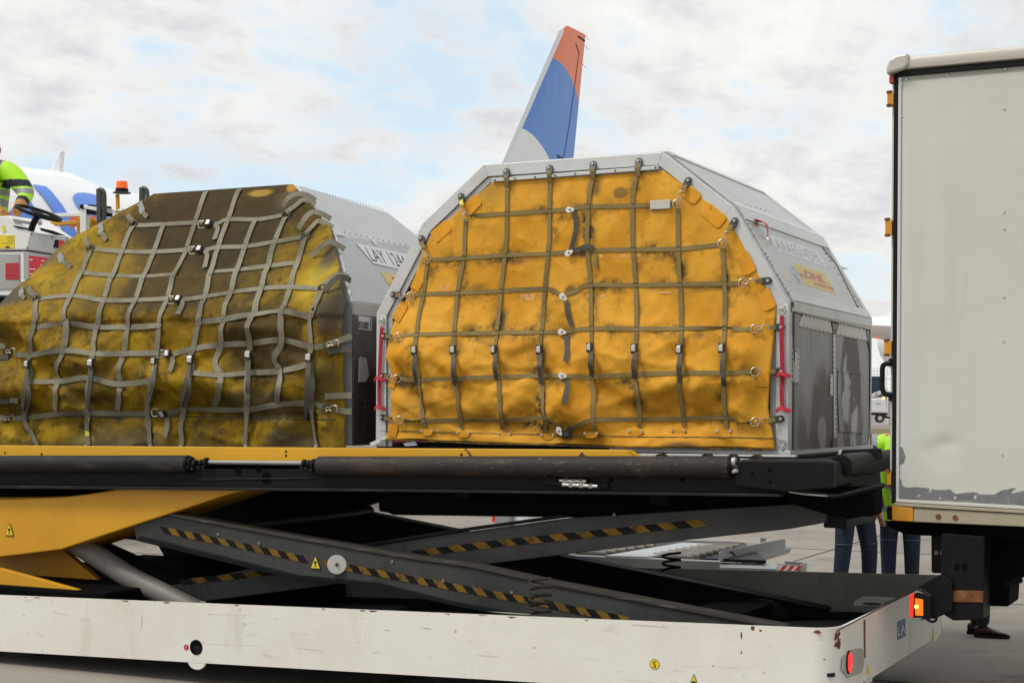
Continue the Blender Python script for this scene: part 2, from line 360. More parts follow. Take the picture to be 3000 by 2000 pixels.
# ------------------------------------------------------------------ containers: shared pieces
from mathutils import noise as mnoise
def Z(px, ox, oy, k): return [(ox + k*x, oy + k*y) for x, y in px]
def z3(p): return (1050 + .41449*p[0], 400 + .41449*p[1])      # readings taken off enlarged views
def z4(p): return (1050 + .40391*p[0], 850 + .40391*p[1])
def r5(p): return (1900 + .63776*p[0], 400 + .63776*p[1])
def z1(p): return (.42517*p[0], 350 + .42517*p[1])
def z2(p): return (.46769*p[0], 900 + .46769*p[1])
ZD = 1.606                                                    # deck surface the containers stand on
class Facet:
    def __init__(s, p0, p1, out, root): s.p0 = Vector(p0); s.p1 = Vector(p1); s.n = (Vector((0, 1, 0)).cross(s.p1 - s.p0)).normalized(); s.root = root
    def fix(s, inside):
        if s.n.dot(s.p0 - Vector(inside)) < 0: s.n = -s.n
        return s
    def px(s, x, y, off=0.0): return on_plane(x, y, s.p0 + s.n*off, s.n)
    def pt(s, y, t, off=0.0): p = s.p0.lerp(s.p1, t) + s.n*off; return Vector((p.x, y, p.z))
    def poly(s, px, t, name, m, bevel=0, lift=0.0, parent=None):
        return MB().prism([s.px(x, y, lift) for x, y in px], s.n*t).build(name, m, parent or s.root, bevel=bevel)
    def strip(s, y0, y1, t0, t1, th, name, m, lift=0.0, bevel=.003):
        return MB().prism([s.pt(y0, t0, lift), s.pt(y1, t0, lift), s.pt(y1, t1, lift), s.pt(y0, t1, lift)], s.n*th).build(name, m, s.root, bevel=bevel)
    def rivets(s, mb, a, b, n, r=.006, off=.004):
        for i in range(n):
            t = i/max(1, n-1); p = s.px(lerp(a[0], b[0], t), lerp(a[1], b[1], t), off)
            mb.cyl(p - s.n*.003, p + s.n*.0035, r, 6, r*.6)
def text_mesh(txt, bold=0.0, shear=0.0, space=1.0):
    cu = bpy.data.curves.new('t', 'FONT'); cu.body = txt; cu.offset = bold; cu.shear = shear; cu.space_character = space; cu.resolution_u = 3
    o = bpy.data.objects.new('t', cu); COL.objects.link(o); bpy.context.view_layer.update()
    dg = bpy.context.evaluated_depsgraph_get(); me = bpy.data.meshes.new_from_object(o.evaluated_get(dg))
    v = [tuple(p.co) for p in me.vertices]; f = [tuple(p.vertices) for p in me.polygons]
    bpy.data.objects.remove(o); bpy.data.curves.remove(cu); bpy.data.meshes.remove(me)
    x0 = min(p[0] for p in v); x1 = max(p[0] for p in v); y0 = min(p[1] for p in v); y1 = max(p[1] for p in v)
    return [((p[0]-x0)/(x1-x0), (p[1]-y0)/(y1-y0)) for p in v], f
def quad_map(q, u, v):     # q: top-left, top-right, bottom-right, bottom-left
    return q[0].lerp(q[1], u).lerp(q[3].lerp(q[2], u), 1 - v)
def decal_text(txt, q, off, name, m, parent, bold=0.0, shear=0.0, uv=(0, 0, 1, 1), space=1.0):
    vs, fs = text_mesh(txt, bold, shear, space); mb = MB()
    mb.add([quad_map(q, uv[0] + u*(uv[2]-uv[0]), uv[1] + v*(uv[3]-uv[1])) + off for u, v in vs], fs)
    return mb.build(name, m, parent)
def decal_rect(q, uv, off, th, name, m, parent):
    P = [quad_map(q, u, v) + off for u, v in ((uv[0], uv[1]), (uv[2], uv[1]), (uv[2], uv[3]), (uv[0], uv[3]))]
    return MB().prism(P, th).build(name, m, parent)
def offset_poly(P, w):       # P: open polyline in (x, z); offset to its right-hand (inner) side
    out = []
    for i in range(len(P)):
        ns = []
        for a, b in ((i-1, i), (i, i+1)):
            if a < 0 or b >= len(P): continue
            dx, dz = P[b][0]-P[a][0], P[b][1]-P[a][1]; l = math.hypot(dx, dz); ns.append((dz/l, -dx/l))
        if len(ns) == 1: n = ns[0]; k = 1
        else:
            n = (ns[0][0]+ns[1][0], ns[0][1]+ns[1][1]); l = math.hypot(*n); n = (n[0]/l, n[1]/l); k = 1/(n[0]*ns[0][0]+n[1]*ns[0][1])
        out.append((P[i][0]+n[0]*w*k, P[i][1]+n[1]*w*k))
    return out
def seg_dist(p, a, b):
    ax, ay = a; bx, by = b; dx, dy = bx-ax, by-ay; l = dx*dx+dy*dy
    t = 0 if l == 0 else max(0, min(1, ((p[0]-ax)*dx+(p[1]-ay)*dy)/l)); return math.hypot(p[0]-ax-t*dx, p[1]-ay-t*dy)
def fbm(x, z, s, seed=0, octv=3): return mnoise.fractal(Vector((x*s, z*s, seed)), 1.0, 2.0, octv)

class Cover:
    """a flexible cover: base surface + pillows between straps + folds; sample() gives y over (x, z)"""
    def __init__(s, base, zs, xls, xrs, segs, wr, nx=150, nz=120, seed=0, grid=None):
        s.base = base; s.zs, s.xls, s.xrs = zs, xls, xrs; s.segs = segs; s.wr = wr; s.nx, s.nz = nx, nz; s.seed = seed
        s.z0, s.z1 = zs[0], zs[-1]; s.x0 = min(xls); s.x1 = max(xrs); s.g = None; s.cache()
    def raw(s, x, z):
        d = s.dist(x, z)
        xl = interp(s.zs, s.xls, z); xr = interp(s.zs, s.xrs, z)
        ed = min(x - xl, xr - x, s.z1 - z); edge = smooth(0, .16, ed)
        return s.base(x, z) - s.wr(x, z, d, edge)
    def cache(s):
        NX, NZ = 150, 110; s.NX, s.NZ = NX, NZ
        s.dg = [[min(seg_dist((lerp(s.x0-.15, s.x1+.15, i/NX), lerp(s.z0-.1, s.z1+.1, j/NZ)), a, b) for a, b in s.segs) for i in range(NX+1)] for j in range(NZ+1)]
        s.g = [[s.raw(lerp(s.x0-.15, s.x1+.15, i/NX), lerp(s.z0-.1, s.z1+.1, j/NZ)) for i in range(NX+1)] for j in range(NZ+1)]
    def dist(s, x, z): return s.sample(x, z, s.dg)
    def sample(s, x, z, g=None):
        fx = min(max((x - s.x0 + .15)/(s.x1 - s.x0 + .3), 0), .9999)*s.NX; fz = min(max((z - s.z0 + .1)/(s.z1 - s.z0 + .2), 0), .9999)*s.NZ
        i, j = int(fx), int(fz); a, b = fx-i, fz-j; g = g or s.g
        return (g[j][i]*(1-a)+g[j][i+1]*a)*(1-b) + (g[j+1][i]*(1-a)+g[j+1][i+1]*a)*b
    def normal(s, x, z):
        e = .03; dx = (s.sample(x+e, z)-s.sample(x-e, z))/(2*e); dz = (s.sample(x, z+e)-s.sample(x, z-e))/(2*e)
        return Vector((dx, -1, dz)).normalized()
    def mesh(s, name, m, root, hem=None):
        vs = []; fs = []; nx, nz = s.nx, s.nz
        for j in range(nz+1):
            z = lerp(s.z0, s.z1, j/nz); xl = interp(s.zs, s.xls, z); xr = interp(s.zs, s.xrs, z)
            for i in range(nx+1):
                x = lerp(xl, xr, i/nx); zz = z + (hem(x)*(1-j/nz)**6 if hem else 0)
                vs.append((x, s.sample(x, z), zz))
        w = nx+1
        for j in range(nz):
            for i in range(nx): a = j*w+i; fs.append((a, a+1, a+w+1, a+w))
        o = MB().add(vs, fs).build(name, m, root, smooth_='all')
        at_ = o.data.attributes.new('grime', 'FLOAT', 'POINT')
        for i, v in enumerate(o.data.vertices):
            x, z = v.co.x, v.co.z; d = min(s.dist(x, z), s.dist(x - .03, z + .035)*1.25)
            at_.data[i].value = max(0, 1 - d/.08)*max(0, .30 + 1.1*fbm(x, z, 2.6, 77))
        so = o.modifiers.new('thickness', 'SOLIDIFY'); so.thickness = .006; so.offset = -1
        return o
    def path(s, pxs, off=.006, n=6, sag=None):
        P = [hit(x, y, s.sample, off) for x, y in pxs]; out = []
        sp = spline(P, n)
        for i, p in enumerate(sp):
            y = s.sample(p.x, p.z) - off; out.append(Vector((p.x, min(y, p.y+.004), p.z)))
        # webbing bridges the hollows
        for _ in range(2):
            for i in range(1, len(out)-1): out[i].y = min(out[i].y, (out[i-1].y + out[i+1].y)/2 + .001)
        return out
    def strap(s, pxs, w, name, m, root, off=.006, t=.003, n=6, twist=None):
        P = s.path(pxs, off, n); nr = []
        for i, p in enumerate(P):
            q = s.normal(p.x, p.z)
            if twist and twist[0] < i/len(P) < twist[1]:
                a = math.sin((i/len(P)-twist[0])/(twist[1]-twist[0])*math.pi)*1.2
                q = Matrix.Rotation(a, 3, (P[min(i+1, len(P)-1)]-P[max(i-1, 0)]).normalized()) @ q
            nr.append(q)
        return MB().ribbon(P, w, t, nr).build(name, m, root, smooth_=True)
def buckle(p, d, nrm, root, w=.06, h=.085, m='bright_steel', name='buckle'):
    """cam buckle: side cheeks, pressed body and release lever"""
    d = Vector(d).normalized(); nrm = Vector(nrm).normalized(); sd = d.cross(nrm).normalized(); mb = MB()
    def bx(a0, a1, b0, b1, c0, c1):
        mb.prism([p+sd*a0+d*b0+nrm*c0, p+sd*a1+d*b0+nrm*c0, p+sd*a1+d*b1+nrm*c0, p+sd*a0+d*b1+nrm*c0], nrm*(c1-c0))
    bx(-w/2, w/2, -h/2, h/2, .002, .009); bx(-w/2, -w/2+.006, -h/2, h/2, .008, .028); bx(w/2-.006, w/2, -h/2, h/2, .008, .028)
    o = mb.build(name, 'dark_steel', root, bevel=.002)
    mb = MB(); 
    q = [(-h/2+.006, .014), (-h*.25, .034), (h/2-.012, .030), (h/2-.006, .012)]
    mb.prism([p - sd*(w/2-.006) + d*a + nrm*b for a, b in q], sd*(w-.012)); mb.build('lever', m, o, bevel=.003)
    mb = MB(); mb.cyl(p - sd*w*.52 + d*h*.30 + nrm*.018, p + sd*w*.52 + d*h*.30 + nrm*.018, .007, 8); mb.build('pin', 'dark_steel', o)
    return o
def anchor(p, d, root, nrm=V(0, -1, 0), s=1.0):
    """dark tear-drop bracket bolted to the frame; d points from the bolt towards the strap"""
    d = Vector(d).normalized(); sd = d.cross(nrm).normalized(); R = .030*s; pts = []
    for k in range(11):
        a = math.pi*(.5 + k/10); pts.append(p + d*math.cos(a)*R + sd*math.sin(a)*R)
    pts += [p + d*.062*s - sd*.030*s, p + d*.062*s + sd*.030*s]
    o = MB().prism(pts, nrm*.016).build('anchor_bracket', 'dark_steel', root, bevel=.003)
    MB().cyl(p + nrm*.014, p + nrm*.026, .014*s, 12, .011*s).build('bolt', 'steel', o)
    return o
def snap_hook(p, d, nrm, root, s=1.0):
    d = Vector(d).normalized(); sd = d.cross(nrm).normalized(); mb = MB()
    P = [p - d*.045*s - sd*.020*s, p - d*.045*s + sd*.020*s, p + sd*.020*s, p + d*.012*s + sd*.006*s, p + d*.045*s + sd*.014*s, p + d*.055*s, p + d*.045*s - sd*.014*s, p + d*.015*s - sd*.010*s, p - sd*.018*s]
    mb.tube(spline([q + nrm*.012 for q in P], 3), .0045*s, 8); return mb.build('snap_hook', 'brass_steel', root, smooth_=True)

# ------------------------------------------------------------------ orange-covered container
OC = thing('cargo_container', 'silver contoured air cargo container with clean orange cover under a webbing net, beside the truck', 'cargo container', (1.59, 1.1, ZD), 'air cargo containers on the loader')
W, D = 3.18, 2.24
prof = [(0, 0), (0, 1.0036), (.392, 1.655), (.8995, 2.0587), (W-.8995, 2.0587), (W-.392, 1.655), (W, 1.0036), (W, 0)]
prof = [(x, ZD + z) for x, z in prof]
body = MB().prism([V(x, .06, z+.012) for x, z in prof], V(0, D-.06, 0)).build('shell', None, OC)
# base pallet
MB().box((-.01, .0, ZD-.03), (W+.015, D+.01, ZD+.012)).build('base_plate', 'black_metal', OC, bevel=.004)
MB().box((1.9, -.035, ZD-.006), (W+.02, .0, ZD+.022)).build('sill', 'aluminium', OC, bevel=.004); MB().box((W+.016, .0, ZD-.006), (W+.024, D, ZD+.022)).build('sill', 'aluminium', OC)
MB().prism([V(x, .03, z) for x, z in offset_poly(prof, .04)], V(0, .028, 0)).build('door_backing', 'shadow_gap', OC)  # dark sheet whose colour stands for the shade behind the cover
inner1 = offset_poly(prof, .088); inner2 = offset_poly(prof, .132)
for i in range(7):
    MB().prism([V(prof[i][0], -.03, prof[i][1]), V(prof[i+1][0], -.03, prof[i+1][1]), V(inner1[i+1][0], -.03, inner1[i+1][1]), V(inner1[i][0], -.03, inner1[i][1])], V(0, .095, 0)).build('frame_rail', 'aluminium', OC, bevel=.004)
    a = offset_poly(prof, .091)
    MB().prism([V(a[i][0], -.014, a[i][1]), V(a[i+1][0], -.014, a[i+1][1]), V(inner2[i+1][0], -.014, inner2[i+1][1]), V(inner2[i][0], -.014, inner2[i][1])], V(0, .07, 0)).build('inner_rail', 'aluminium_inner', OC, bevel=.003)
# bright retaining strip along the top
t0, t1 = z3((945, 308)), z3((2120, 222))
MB().prism([at(*q, 'y', -.055) for q in (z3((945, 297)), z3((2118, 206)), z3((2118, 232)), z3((945, 320)))], V(0, .03, 0)).build('retaining_strip', 'aluminium', OC, bevel=.002)
rv = MB()
for k in range(9):
    x = lerp(965, 2100, k/8); p = at(*z3((x, lerp(308, 220, k/8))), 'y', -.055); rv.cyl(p, p + V(0, -.004, 0), .007, 8)
rv.build('rivets', 'rivet', OC, kind='stuff')

# straps read off the photograph, in pixels
OVx = [
 [(1252,764),(1241,856),(1228,918),(1220,980),(1215,1024),(1216,1044),(1227,1113),(1238,1214),(1246,1250)],
 [(1365,642),(1361,690),(1359,752),(1340,860),(1330,976),(1328,1024),(1329,1048),(1339,1141),(1349,1226),(1353,1256)],
 [(1485,520),(1485,624),(1481,732),(1467,856),(1456,972),(1451,1030),(1452,1048),(1462,1133),(1470,1226),(1472,1258)],
 [(1611,510),(1610,624),(1607,723),(1595,856),(1587,960),(1582,1030),(1583,1048),(1589,1141),(1595,1226),(1599,1262)],
 [(1737,500),(1724,595),(1720,715),(1730,835),(1732,960),(1732,1022),(1733,1040),(1733,1100),(1739,1173),(1743,1258)],
 [(1870,492),(1856,557),(1853,607),(1854,723),(1862,835),(1864,960),(1861,1022),(1861,1040),(1860,1100),(1870,1173),(1873,1252)],
 [(1985,604),(1986,640),(1989,783),(1996,910),(1996,1000),(1993,1022),(1990,1102),(1999,1197),(2004,1247)],
 [(2117,722),(2120,783),(2124,910),(2120,1003),(2119,1019),(2118,1115),(2122,1185),(2128,1257)]]
OH = [
 ([(1373,633),(1402,631),(1481,626),(1607,618),(1664,614)], [(1682,611),(1717,606),(1850,603),(1906,601),(1976,597)]),
 ([(1262,761),(1359,756),(1477,748),(1607,743),(1660,739)], [(1672,737),(1700,730),(1730,733),(1850,731),(1985,729),(2060,722),(2108,717)]),
 ([(1212,866),(1232,862),(1340,858),(1465,852),(1600,846),(1640,863)], [(1660,862),(1690,852),(1722,835),(1862,835),(1983,833),(2123,831),(2168,829)]),
 ([(1178,985),(1216,980),(1330,977),(1456,975),(1586,973),(1640,972)], [(1660,971),(1690,966),(1730,962),(1864,963),(1991,962),(2120,960),(2160,965),(2203,963)]),
 ([(1174,1109),(1216,1113),(1333,1108),(1458,1104),(1587,1100),(1640,1100)], [(1662,1101),(1733,1104),(1862,1096),(1991,1092),(2120,1092),(2203,1089)]),
 ([(1181,1231),(1240,1232),(1349,1230),(1470,1230),(1603,1226),(1632,1255)], [(1660,1257),(1700,1243),(1737,1230),(1874,1228),(1995,1226),(2123,1223),(2170,1236),(2203,1237)])]
def face_xz(p): q = at(p[0], p[1], 'y', -.05); return (q.x, q.z)
segs = []
for L_ in OVx + [h for hh in OH for h in hh]:
    q = [face_xz(p) for p in L_]; segs += list(zip(q[:-1], q[1:]))
edgeL = [(1126,1312),(1132,1288),(1148,1215),(1147,1095),(1130,1045),(1142,985),(1152,943),(1200,850),(1236,735),(1266,680),(1440,533)]
edgeR = [(2272,1316),(2268,1285),(2252,1195),(2258,1120),(2266,1000),(2273,894),(2206,783),(2165,700),(2123,630),(1938,496)]
eL = sorted([face_xz(p)[::-1] for p in edgeL]); eR = sorted([face_xz(p)[::-1] for p in edgeR])
zt = min(eL[-1][0], eR[-1][0]); 
zs = sorted(set([ZD+.035] + [z for z, x in eL + eR if ZD+.035 < z < zt] + [zt]))
xls = [interp([a for a, b in eL], [b for a, b in eL], z) for z in zs]; xrs = [interp([a for a, b in eR], [b for a, b in eR], z) for z in zs]
def o_wr(x, z, d, edge):
    h = z - ZD; low = smooth(1.10, .55, h)
    pil = (.008 + .016*low) * smooth(0, .26, d)
    n1 = fbm(x, z*1.1, 1.5, 3); n2 = fbm(x+z*.8, z-x*.35, 4.0, 9)
    # folds slumping to the lower right, each only here and there
    w = (x*.75 + (z-ZD)*1.10)*5.4 + fbm(x, z, 1.2, 5)*2.6
    msk = smooth(-.25, .45, fbm(x*.9, z*.9, 1.6, 41))
    fold = math.sin(w)*msk
    w2 = (x*.35 + (z-ZD)*1.6)*9 + fbm(x, z, 1.6, 55)*3
    fold2 = math.sin(w2)*smooth(0, .5, fbm(x, z, 1.9, 61))
    up = fbm(x*2.6, z*.8, 2.2, 21)
    v = pil + .012*n1 + .003*n2 + (.075*fold + .030*fold2)*low*smooth(.05, .2, h) + .006*up
    v += .055*low*smooth(.05, .35, h)*smooth(0, .3, min(x+.1, W-x)) + .012
    cr = (1 - abs(2*fbm(x*1.0+z*.6, z*1.2, 1.9, 88)))**3; cr2 = (1 - abs(2*fbm(x-z*.7, z*1.3, 2.6, 97)))**3
    v += (.004 + .010*low)*cr + (.003 + .006*low)*cr2
    return .012 + v*(.25+.75*edge) + (.022*low)
oc = Cover(lambda x, z: -.018, zs, xls, xrs, segs, o_wr, 170, 140)
E_ = []
mat('orange_cover', (.75, .37, .038), .62, 0, [((.60, .26, .012), 1.5, .40, .64, .75), ((.80, .43, .05), 3.1, .50, .68, .6), ((.44, .21, .018), 1.9, .54, .69, .5), ((.36, .18, .02), 6, .57, .70, .45), ((.20, .11, .022), 15, .61, .71, .4), ((.07, .05, .02), 40, .63, .71, .5)], .25, 220, bump2=(1.0, 2.6, .011), spec=.15, grime=((.085, .06, .022), 1.9),
    ell=[('xz', (face_xz(p)[0], face_xz(p)[1]), (rx, rz), c, sf, rg, st) for p, rx, rz, c, sf, rg, st in [
        ((1817,564), .055, .04, (.20,.13,.035), .25, .35, .85), ((1735,553), .05, .06, (.25,.15,.03), .5, .8, .7), ((1700,740), .10, .03, (.05,.045,.025), .6, .8, .8),
        ((1670,852), .05, .035, (.10,.085,.04), .4, .8, .8), ((1665,975), .05, .04, (.07,.06,.03), .6, .8, .8), ((1660,1115), .07, .04, (.12,.09,.03), .6, .8, .7),
        ((1665,1275), .06, .035, (.05,.045,.02), .5, .8, .9), ((1365,1300), .09, .03, (.06,.05,.03), .6, .9, .8), ((2000,1306), .12, .025, (.06,.05,.03), .6, 1, .8),
        ((1560,1315), .5, .035, (.16,.09,.03), .8, 1.2, .6), ((2080,840), .15, .03, (.10,.08,.03), .7, 1.2, .7), ((1500,760), .30, .02, (.22,.12,.03), .8, 1.2, .6),
        ((1600,1032), .06, .05, (.10,.08,.03), .7, .9, .6), ((1345,1025), .07, .06, (.16,.11,.03), .8, .9, .6), ((1245,1175), .14, .14, (.30,.15,.02), .9, .9, .5), ((1560,1000), .3, .12, (.50,.20,.02), .9, .6, .4),
        ((1430,560), .13, .08, (.30,.18,.04), .8, 1, .6), ((1590,545), .12, .05, (.50,.24,.04), .7, 1, .5), ((1880,1180), .4, .07, (.42,.18,.02), .9, .7, .5)]])
cover = oc.mesh('cover', 'orange_cover', OC, hem=lambda x: .004*math.sin(x*5.1)+.008*fbm(x, 0, 2.0, 2) + .02*smooth(1.8, .4, x) )
# sewn hem band and worn patches
for (a, b, c, d) in [((1285,838),(1345,832),(1338,846),(1290,848)), ((1523,862),(1570,860),(1566,880),(1528,882)), ((1718,862),(1740,862),(1738,872),(1722,872)), ((1755,866),(1776,862),(1772,872),(1757,874)), ((1925,855),(1972,852),(1968,860),(1930,861)), ((1755,745),(1880,742),(1876,752),(1762,755))]:
    P = [hit(*p, oc.sample, .0015) for p in (a, b, c, d)]
    MB().prism(P, V(0, .004, 0)).build('worn_patch', 'worn_orange', cover)
for i, L_ in enumerate(OVx): oc.strap(L_, .031, 'strap', 'olive_strap', OC, .008)
for i, (a, b) in enumerate(OH):
    oc.strap(a, .030, 'strap', 'olive_strap', OC, .004, twist=(.02, .22) if i in (0, 5) else None)
    oc.strap(b, .030, 'strap', 'olive_strap', OC, .004, twist={0: None, 3: (.60, .8), 5: (.72, .98)}.get(i))
# vertical cam buckles with their hanging tails
for i, (x, y) in enumerate([(1215,1027),(1329,1027),(1451,1025),(1582,1025),(1731,1020),(1860,1022),(1992,1021),(2118,1020)]):
    p = hit(x, y, oc.sample, .012); buckle(p, (0, 0, -1), oc.normal(p.x, p.z), OC, .042, .066)
    ln = [85, 88, 75, 88, 70, 75, 88, 98][i]; dx = [4, 2, 3, 4, 2, -2, 0, 3][i]
    P = [hit(x + dx*k/5 - (3 if k in (2, 3) else 0), y + 12 + ln*k/5, oc.sample, .020 + .045*math.sin(math.pi*min(1, (k+.4)/5.4))) for k in range(6)]
    MB().ribbon(spline(P, 4), .034, .003, V(0, -1, 0)).build('strap_tail', 'dark_strap', OC, smooth_=True)
# over-centre buckles of the horizontal straps, each with a loose tail
for (x, y, ang, tail) in [(1671,615,0,[(1682,622),(1688,650),(1684,690),(1672,735)]), (1668,741,-20,[(1690,735),(1712,724),(1730,722),(1738,728)]), (1651,871,35,[(1660,884),(1662,910),(1668,935),(1676,955)]), (1648,973,8,[(1658,980),(1661,1010),(1660,1040),(1656,1058)]), (1649,1101,8,[(1660,1108),(1662,1130),(1656,1160),(1652,1184)]), (1640,1263,60,[(1652,1272),(1662,1268),(1668,1258),(1672,1250)])]:
    p = hit(x, y, oc.sample, .022); nrm = V(0, -1, 0); a = R_(ang); d = V(math.cos(a), 0, -math.sin(a)); sd = d.cross(nrm)
    pts = [p + d*(.035*math.cos(t)) + sd*(.019*math.sin(t)*(1.25 if math.cos(t) < 0 else .8)) for t in [2*math.pi*k/14 for k in range(14)]]
    o = MB().prism(pts, nrm*.010).build('flat_buckle', 'bright_steel', OC, bevel=.002)
    MB().disc(p + nrm*.010, .007, nrm, .002, 10).build('hole', 'dark_steel', o)
    P = [hit(q[0], q[1], oc.sample, .018) for q in tail]
    MB().ribbon(spline(P, 4), .034, .003, V(.3, -1, 0).normalized()).build('strap_tail', 'dark_strap', OC, smooth_=True)
P = [hit(*q, oc.sample, .012) for q in [(1742,742),(1744,760),(1746,782)]]
MB().ribbon(spline(P, 3), .028, .003, V(0, -1, 0)).build('strap_tail', 'olive_strap', OC)
# roof-edge anchors of the four middle straps
for (x, y, x2, y2) in [(1485,502,1485,524),(1611,492,1611,512),(1739,481,1737,502),(1873,472,1870,494)]:
    p = at(x, y, 'y', -.032); q = at(x2, y2, 'y', -.05); anchor(p, q-p, OC, s=.8)
    e = hit(x2, y2+22, oc.sample, .012)
    MB().ribbon(spline([p + (q-p)*.6 + V(0, -.012, 0), q + V(0, -.012, 0), e], 4), .032, .004, V(0, -1, 0)).build('strap', 'olive_strap', OC)
# corner anchors: bracket on the frame, short strap, hook, ring
def corner(bx, hx, rx, mcol='olive_strap', yb=-.032):
    b = at(*bx, 'y', yb); h = at(*hx, 'y', -.065); r = hit(*rx, oc.sample, .016); d = (r - b).normalized()
    anchor(b, d, OC, s=.78); MB().ribbon(spline([b + d*.035 + V(0, -.02, 0), b.lerp(h, .6) + V(0, -.02, 0), h - d*.03 + V(0, -.006, 0)], 4), .030, .004, V(0, -1, 0)).build('strap', mcol, OC)
    snap_hook(h + V(0, -.008, 0), d, V(0, -1, 0), OC, .8)
    MB().ring(r + V(0, -.006, 0), .029, .0042, V(.25, -1, .1)).build('ring', 'brass_steel', OC, smooth_=True)
for bx, hx, rx in [((1352,575),(1360,615),(1365,636)), ((1236,698),(1248,738),(1252,759)), ((1153,863),(1186,866),(1203,868)), ((1126,984),(1157,986),(1168,986)), ((1122,1101),(1150,1105),(1164,1109)), ((1121,1222),(1157,1228),(1172,1230)),
                   ((2018,529),(1996,577),(1984,598)), ((2154,647),(2128,695),(2117,714)), ((2252,822),(2199,826),(2177,829)), ((2290,958),(2238,961),(2213,963)), ((2290,1087),(2238,1088),(2213,1089)), ((2289,1226),(2235,1234),(2213,1236))]:
    corner(bx, hx, rx, 'yellow_tape' if bx == (1352, 575) else 'olive_strap')
P = [hit(*q, oc.sample, .010) for q in [(1906,601),(1935,600),(1965,598)]]
MB().ribbon(P, .062, .012, V(0, -1, 0)).build('label_sleeve', 'pale_sleeve', OC, bevel=.004)
# fabric flaps folded back over the frame edge
def flap(c, px_, w, l, ang):
    p = hit(*px_, c.sample, .006); a = R_(ang); d = V(math.cos(a), 0, math.sin(a)); sd = V(-math.sin(a), 0, math.cos(a)); pts = []
    rc = .026
    for k in range(5): t = math.pi/2*k/4; pts.append(p + d*(l*.5 - rc + rc*math.sin(t)) + sd*(-w/2 + rc - rc*math.cos(t)))
    for k in range(5): t = math.pi/2*k/4; pts.append(p + d*(l*.5 - rc + rc*math.cos(t)) + sd*(w/2 - rc + rc*math.sin(t)))
    pts += [p - d*l*.5 + sd*w/2, p - d*l*.5 - sd*w/2]
    pts = [V(q.x, c.sample(q.x, q.z) - .004, q.z) for k, q in enumerate(pts)]
    MB().prism(pts, V(0, -.005, 0)).build('flap', 'orange_flap', OC, bevel=.002)
for px_, w, l, ang in [((1382,602),.10,.16,38),((1292,677),.10,.16,36),((1226,822),.085,.15,62),((1173,912),.085,.15,60),((1150,1118),.06,.09,75),((1153,1258),.07,.11,78),((2025,570),.09,.13,-38),((2092,633),.10,.16,-40),((2186,772),.09,.15,-62),((2246,878),.09,.14,-65),((2236,1112),.07,.10,-88)]: flap(oc, px_, w, l, ang)
# stitched seams along the hem
for dz in (.105, .028):
    P = []
    for k in range(60):
        x = lerp(.06, W-.06, k/59); P.append(V(x, oc.sample(x, ZD+dz) - .0025, ZD + dz + .02*smooth(1.8, .4, x)*(1-dz*4) + .004*math.sin(x*5.1)*(1-dz*4)))
    MB().ribbon(P, .006, .0025, V(0, -1, 0)).build('hem_seam', 'grime', cover)
# hem grommet tabs
for (x, y) in [(1251,1257),(1358,1263),(1478,1265),(1605,1269),(1732,1264),(1862,1258),(1988,1256),(2121,1258)]:
    c0 = hit(x, y+6, oc.sample, .008); pts = []
    for k in range(9): t = math.pi*(1 + k/8); pts.append(c0 + V(.055*math.cos(t), 0, .030*math.sin(t) - .002))
    pts += [c0 + V(.055, 0, .012), c0 + V(-.055, 0, .012)]
    o = MB().prism(pts, V(0, -.003, 0)).build('hem_tab', 'orange_flap', OC, bevel=.001)
    for s_ in (-1, 1): MB().cyl(c0 + V(.045*s_, -.005, .004), c0 + V(.045*s_, -.011, .004), .009, 10).build('grommet', 'steel', o)
# red lashing straps on both door posts
def red_lash(px_, root):
    P = [at(x, y, 'y', -.050) for x, y in px_]
    MB().ribbon(spline(P, 5), .028, .004, V(.25, -1, 0).normalized()).build('lashing_strap', 'red_strap', root)
    for x, y in (px_[2], px_[-1]):
        c0 = at(x, y, 'y', -.06)
        MB().ribbon(spline([c0 + V(-.045, 0, -.012), c0 + V(-.01, -.02, .01), c0 + V(.02, -.02, .0), c0 + V(.055, 0, -.01)], 4), .03, .004, V(.2, -.7, .5).normalized()).build('knot', 'red_strap', root)
    p = at(px_[0][0], px_[0][1]-14, 'y', -.035)
    mb = MB(); mb.ring(p + V(0, -.01, 0), .022, .005, V(0, -1, 0)); mb.cyl(p + V(0, .002, .025), p + V(0, -.012, .025), .016, 10); mb.build('lashing_ring', 'steel', root, smooth_=True)
red_lash([(2291,925),(2290,1000),(2292,1098),(2290,1150),(2293,1200)], OC)
red_lash([(1119,958),(1115,1030),(1112,1110),(1111,1150),(1112,1195)], OC)
for px_ in ((2291,1305),):
    p = at(*px_, 'y', -.032); mb = MB(); mb.ring(p + V(0, -.01, .02), .024, .005, V(0, -1, 0)); mb.cyl(p + V(0, 0, -.015), p + V(0, -.012, -.015), .013, 10); mb.build('tie_ring', 'steel', OC, smooth_=True)
# clutter showing under the cover
MB().box((.10, .0, ZD+.03), (.42, .03, ZD+.07)).build('bottom_seal', 'red_strap', OC)
MB().prism([at(*q, 'y', -.05) for q in ((1180,1298),(1215,1290),(1222,1304),(1188,1306))], V(0, .01, 0)).build('paper_tag', 'label_white', OC)
MB().prism([at(*q, 'y', -.06) for q in ((1083,1297),(1130,1276),(1132,1286),(1088,1308))], V(0, .01, 0)).build('paper_strip', 'faded_white', OC)

